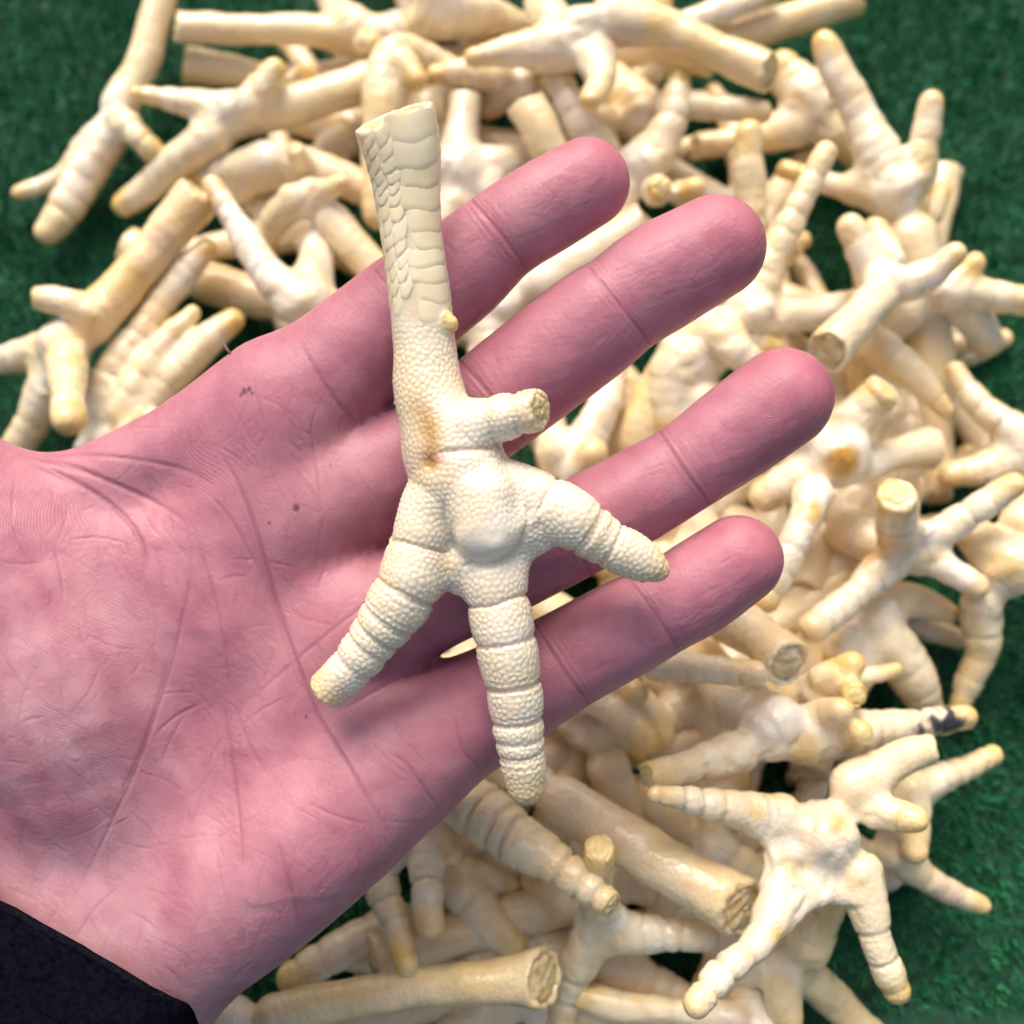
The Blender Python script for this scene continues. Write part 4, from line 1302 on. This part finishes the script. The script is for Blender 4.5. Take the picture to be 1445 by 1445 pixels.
def build_held_foot():
    h = 0.5
    SH = cs_chain([(557, 168, 118, 187), (567, 215, 108, 187.5), (575, 270, 96, 188.5), (582, 340, 88, 189), (592, 420, 88, 189.5), (599, 490, 89, 190), (606, 550, 98, 190), (622, 610, 112, 189), (640, 660, 124, 188.5)], 1.5)
    HUB = cs_chain([(640, 640, 118, 189.4), (660, 690, 134, 190), (680, 728, 132, 190.2), (690, 765, 100, 190.2)], 1.5)
    PAD = cs_chain([(684, 702, 96, 185.0), (688, 746, 100, 184.8)], 1.5)
    LT = cs_chain([(606, 715, 78, 188), (592, 770, 82, 188), (580, 818, 90, 188), (556, 862, 84, 188.5), (526, 902, 70, 189.5), (495, 942, 62, 190.5), (462, 974, 54, 191.5)], 1.0)
    MT = cs_chain([(690, 785, 84, 188.4), (699, 830, 86, 187.8), (712, 895, 87, 188), (722, 955, 80, 188.5), (730, 1015, 71, 189.5), (737, 1070, 65, 190.5), (742, 1108, 48, 191)], 1.0)
    RT = cs_chain([(724, 690, 72, 188.2), (770, 709, 75, 187.6), (812, 736, 79, 187), (858, 767, 68, 188), (898, 788, 58, 188.5), (926, 802, 40, 189)], 1.0)
    HT = cs_chain([(650, 606, 72, 187), (690, 594, 66, 185.5), (722, 586, 62, 184.5), (757, 578, 55, 183.5)], 1.0)
    LOB = cs_chain([(745, 735, 66, 187), (762, 762, 34, 187.5)], 1.0)
    LOB2 = cs_chain([(652, 800, 50, 188.5), (646, 828, 24, 189)], 1.0)
    SPUR = cs_chain([(622, 452, 30, 187.5), (636, 458, 22, 187)], 1.0)
    chains = [('shank', SH), ('hub', HUB), ('pad', PAD), ('toe', LT), ('toe', MT), ('toe', RT), ('hind', HT), ('lob', LOB), ('lob', LOB2), ('spur', SPUR)]
    allc = np.vstack([c for _, c in chains])
    F = Field((allc[:, :3] - allc[:, 3:]).min(0) - 3, (allc[:, :3] + allc[:, 3:]).max(0) + 3, h, 4.0)
    for k, c in chains:
        F.add(c, {'pad': 1.5, 'toe': 1.8, 'hind': 2.4, 'spur': 1.2, 'lob': 2.5}.get(k, 3.6))
    # webs
    for a, b, m in ((LT[14], MT[8], (648, 800, 188.5)), (MT[6], RT[8], (745, 770, 188.5))):
        mp = cs_pt(*m)
        F.add(resample([[*a[:3], 2.0], [*mp, 1.5], [*b[:3], 2.0]]), 3.2)
    top = SH[0, :3]
    ntop = np.array([-0.32, 0.82, 0.47]); ntop /= np.linalg.norm(ntop)
    F.cut(top + ntop * 0.6, ntop, SH[0, 3] * 1.0, recess=1.0, rough=0.12)
    nh = np.array([0.80, -0.02, 0.60]); nh /= np.linalg.norm(nh)
    F.cut(HT[-1, :3] + nh * 0.6, nh, HT[-1, 3], recess=0.4)
    nl = LT[-1, :3] - LT[-4, :3]; nl /= np.linalg.norm(nl)
    F.cut(LT[-1, :3] + nl * 0.5, nl, LT[-1, 3])
    V, Q = F.mesh()
    V = relax(V, Q, 2)
    V, Q = subdivide(V, Q)
    V = relax(V, Q, 2)
    N = normals(V, Q)
    px, py = project_cs(V)
    best = np.full(len(V), 1e9); kind = np.zeros(len(V), int)
    cre = np.zeros(len(V)); tip = np.zeros(len(V)); fold = np.zeros(len(V))
    # places of the folds along each toe, mm from its start
    FOLDS = {3: [7.0, 14.8, 20.0, 23.4, 26.8, 31.0], 4: [1.0, 7.7, 14.7, 22.2, 28.7, 32.1, 34.5], 5: [6.0, 14.3, 17.2, 19.2], 6: [6.0, 10.2]}
    for i, (k, c) in enumerate(chains):
        D, arc, ax, tot = nearest(V, c)
        m = D < best
        best = np.where(m, D, best); kind = np.where(m, i, kind)
        if i in FOLDS:
            f = np.zeros(len(V)); puff = np.full(len(V), 9.0)
            a = arc + 0.35 * vnoise(V, 4.0, 50 + i)
            for q, s in enumerate(FOLDS[i]):
                dep = 0.46 if i in (3, 4) else 0.34
                f = np.maximum(f, dep * (1 - 0.35 * (q % 3 == 2)) * np.exp(-((a - s) / 0.34) ** 2))
                puff = np.minimum(puff, np.abs(a - s))
            f = f - 0.30 * smooth(0.0, 2.8, np.where(puff > 8, 0, puff))
            fold = np.where(m, -f, fold)
            tip = np.where(m, smooth(tot - 3.5, tot + 1.0, arc + c[-1, 3] * 0.5), tip)
        else:
            fold = np.where(m, 0, fold); tip = np.where(m, 0, tip)
    fold *= np.exp(-np.maximum(best, 0) * 0.8)
    # pebbly scales: real relief, one bead round each of thousands of evenly spread seeds
    bead1, bead2 = bead_cells(V, 0.88, 3)
    peb = smooth(0.0, 0.34, bead2 - bead1) * (0.6 + 0.4 * (1 - np.clip(bead1 / 0.7, 0, 1) ** 2))
    g1, g2 = voronoi(V, 1.9, 9)
    pebL = smooth(0.02, 0.30, g2 - g1)
    shank_m = (kind == 0) & (py < 500)
    soft = np.exp(-(((px - 690) / 52) ** 2 + ((py - 765) / 34) ** 2))        # the smooth worn part of the pad
    low = smooth(390, 510, py)
    amp = np.where(kind == 2, 0.17 * (1 - soft), 0.17) * low
    disp = fold + amp * (peb - 0.6) + (1 - low) * 0.12 * (pebL - 0.6)
    disp += 0.24 * vnoise(V, 6, 71) + 0.06 * vnoise(V, 2.4, 72) + soft * 0.12 * vnoise(V, 1.8, 73)
    pit = np.exp(-(((px - 600) / 23) ** 2 + ((py - 612) / 50) ** 2)) * (N[:, 2] > 0.2)
    pit2 = np.exp(-(((px - 602) / 12) ** 2 + ((py - 655) / 14) ** 2)) * (N[:, 2] > 0.2)
    grv = np.exp(-((px - (560 + (py - 200) * 0.09)) / 9) ** 2) * smooth(180, 260, py) * (1 - smooth(400, 470, py)) * (N[:, 2] > 0.2)
    crs = np.exp(-((py - (640 - (px - 600) * 0.09)) / 5.0) ** 2) * smooth(600, 640, px) * (1 - smooth(700, 735, px)) * (N[:, 2] > 0.2)
    rr_ = np.sqrt(((px - 686) / 60) ** 2 + ((py - 724) / 76) ** 2)
    disp += (kind == 2) * (0.30 * vnoise(V, 3.4, 76))
    disp += -0.45 * np.exp(-((rr_ - 1.0) / 0.07) ** 2) * smooth(690, 730, py) * (N[:, 2] > 0.1)
    disp += -0.8 * pit - 1.0 * pit2 - 0.7 * grv - 0.5 * crs
    under = smooth(468, 440, py) * (kind == 0) * smooth(-0.1, 0.2, N[:, 2])       # bedding of the horny plates
    disp = disp * (1 - 0.85 * under) - 0.12 * under
    V2 = V + N * disp[:, None]
    n1, n2, n3 = vnoise(V, 9, 81), vnoise(V, 3.5, 82), vnoise(V, 14, 83)
    c = np.array([0.775, 0.705, 0.545])[None] + 0 * V

    def mix(c, t, col):
        t = np.clip(t, 0, 1)[:, None]
        return c * (1 - t) + np.asarray(col) * t
    c = mix(c, 0.6 * smooth(-0.2, 0.6, n3), (0.82, 0.77, 0.66))
    c = mix(c, 0.40 * smooth(0.2, 0.7, n1) + 0.2 * smooth(.3, .8, n2), (0.71, 0.59, 0.33))
    c = mix(c, 0.30 * smooth(520, 420, py) + 0.0, (0.67, 0.575, 0.39))
    c = mix(c, 0.5 * soft, (0.76, 0.715, 0.64))
    c = mix(c, tip * 0.45, C_YEL)
    c = mix(c, np.exp(-(((px - 632) / 16) ** 2 + ((py - 792) / 18) ** 2)) * .5, (0.68, 0.50, 0.19))
    c = mix(c, np.exp(-(((px - 825) / 30) ** 2 + ((py - 742) / 22) ** 2)) * .35, (0.70, 0.58, 0.27))
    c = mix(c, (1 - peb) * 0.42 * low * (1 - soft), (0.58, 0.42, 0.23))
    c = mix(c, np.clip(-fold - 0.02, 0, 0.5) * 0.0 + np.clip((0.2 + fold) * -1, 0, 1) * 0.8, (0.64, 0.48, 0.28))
    c = mix(c, pit * (1.1 + 0.5 * n2), (0.42, 0.225, 0.035))
    c = mix(c, pit2 * 0.95, (0.46, 0.22, 0.03))
    c = mix(c, grv * 0.35, (0.52, 0.36, 0.16))
    c = mix(c, crs * 0.5, (0.60, 0.38, 0.24))
    c = mix(c, np.exp(-(((px - 618) / 16) ** 2 + ((py - 648) / 9) ** 2)) * 0.45, (0.55, 0.22, 0.16))
    c = mix(c, (kind == 9) * 0.9, (0.66, 0.52, 0.22))
    org = hand_to_world(cs_pt(660, 690, 192)[None])[0]
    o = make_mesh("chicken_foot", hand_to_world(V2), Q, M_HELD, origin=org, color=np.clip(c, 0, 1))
    tag(o, "sharp cream chicken foot lying across the open palm, shank up", "chicken foot")

    def disc(p, n, r, nm, mt, sink, rings_):
        d = bone_disc(hand_to_world(p[None])[0], HAND_ROT @ n, r, None, mt, nm, 5, rings_, sink)
        d.parent = o
        d.location = d.location - o.location
    disc(top + ntop * 0.6, ntop, SH[0, 3] * 0.78, "cut_end", M_BONE, 0.75, False)
    disc(HT[-1, :3] + nh * 0.6, nh, HT[-1, 3] * 0.86, "claw_stub", M_CLAW, 0.15, False)
    disc(LT[-1, :3] + nl * 0.5, nl, LT[-1, 3] * 0.78, "claw_stub", M_CLAW, 0.2, False)

    # broad scutes down the front of the shank and small scales beside them, one plate each
    s0 = np.concatenate([[0], np.cumsum(np.linalg.norm(np.diff(SH[:, :3], axis=0), axis=1))])

    def on_shank(s, phi, lift):
        p = np.array([np.interp(s, s0, SH[:, i]) for i in range(4)])
        q = np.array([np.interp(min(s + 1, s0[-1]), s0, SH[:, i]) for i in range(3)]) - np.array([np.interp(max(s - 1, 0), s0, SH[:, i]) for i in range(3)])
        q /= np.linalg.norm(q)
        sd = np.cross(q, [0, 0, 1.0]); sd /= np.linalg.norm(sd)
        if sd[0] < 0: sd = -sd
        fr = np.cross(sd, q)
        if fr[2] < 0: fr = -fr
        return p[:3] + (sd * math.cos(phi) + fr * math.sin(phi)) * (p[3] + lift)

    def plate(sa, sb, pa, pb, lift, skew, seed):
        r_ = random.Random(seed)
        nu, nv = 7, 9
        V_ = []
        for i in range(nu):
            for j in range(nv):
                u, v = i / (nu - 1) * 2 - 1, j / (nv - 1) * 2 - 1
                # round the corners of the plate
                k = 1 - 0.16 * (abs(u) ** 3) * (abs(v) ** 3)
                uu, vv = u * k, v * k
                s = (sa + sb) / 2 + uu * (sb - sa) / 2 + skew * vv + 0.22 * (1 - vv * vv) * (sb - sa) + 0.06 * math.sin(5 * vv + seed) * (sb - sa)
                f = (pa + pb) / 2 + vv * (pb - pa) / 2
                ev = min(1, 4.0 * (1 - abs(v)))
                eu = min(1, 5.0 * (1 - u)) * min(1, 2.0 * (1 + u) + 0.02)
                hgt = -0.13 + (0.13 + lift * (0.25 + 0.75 * (u * .5 + .5) ** 1.5)) * (min(ev, eu) ** 0.5) + r_.uniform(-.012, .012)
                V_.append(on_shank(s, f, hgt))
        V_ = np.array(V_)
        Q_ = np.array([[i * nv + j, i * nv + j + 1, (i + 1) * nv + j + 1, (i + 1) * nv + j] for i in range(nu - 1) for j in range(nv - 1)])
        if (np.cross(V_[nv] - V_[0], V_[1] - V_[0])[2]) > 0:
            Q_ = Q_[:, ::-1]
        d = make_mesh("scale", hand_to_world(V_), Q_, M_SCALE, origin=org)
        d.parent = o
        d.location = (0, 0, 0)

    R = math.radians
    s = 0.6
    i = 0
    r2 = random.Random(5)
    while s < 34.5:
        L = (3.7 if s < 16 else 3.0) + r2.uniform(-0.3, 0.4)
        plate(s - 0.5, s + L * 1.08, R(8), R(100 + r2.uniform(-14, 12)), 0.09 * (1 - smooth(22, 34, s) * 0.9), r2.uniform(-.2, .75), i)
        s += L; i += 1
    for col, (pa, pb) in enumerate(((98, 122), (123, 147), (148, 172))):
        s = 2.2 + 0.7 * col
        while s < 30:
            L = r2.uniform(1.7, 2.6) * (1 if s < 14 else 1.25)
            plate(s - 0.15, s + L * 1.05, R(pa + r2.uniform(-6, 2)), R(pb + r2.uniform(-2, 6)), 0.07 * (1 - smooth(20, 30, s) * 0.9), r2.uniform(.2, .9), 100 + i)
            s += L; i += 1
    return o


build_held_foot()
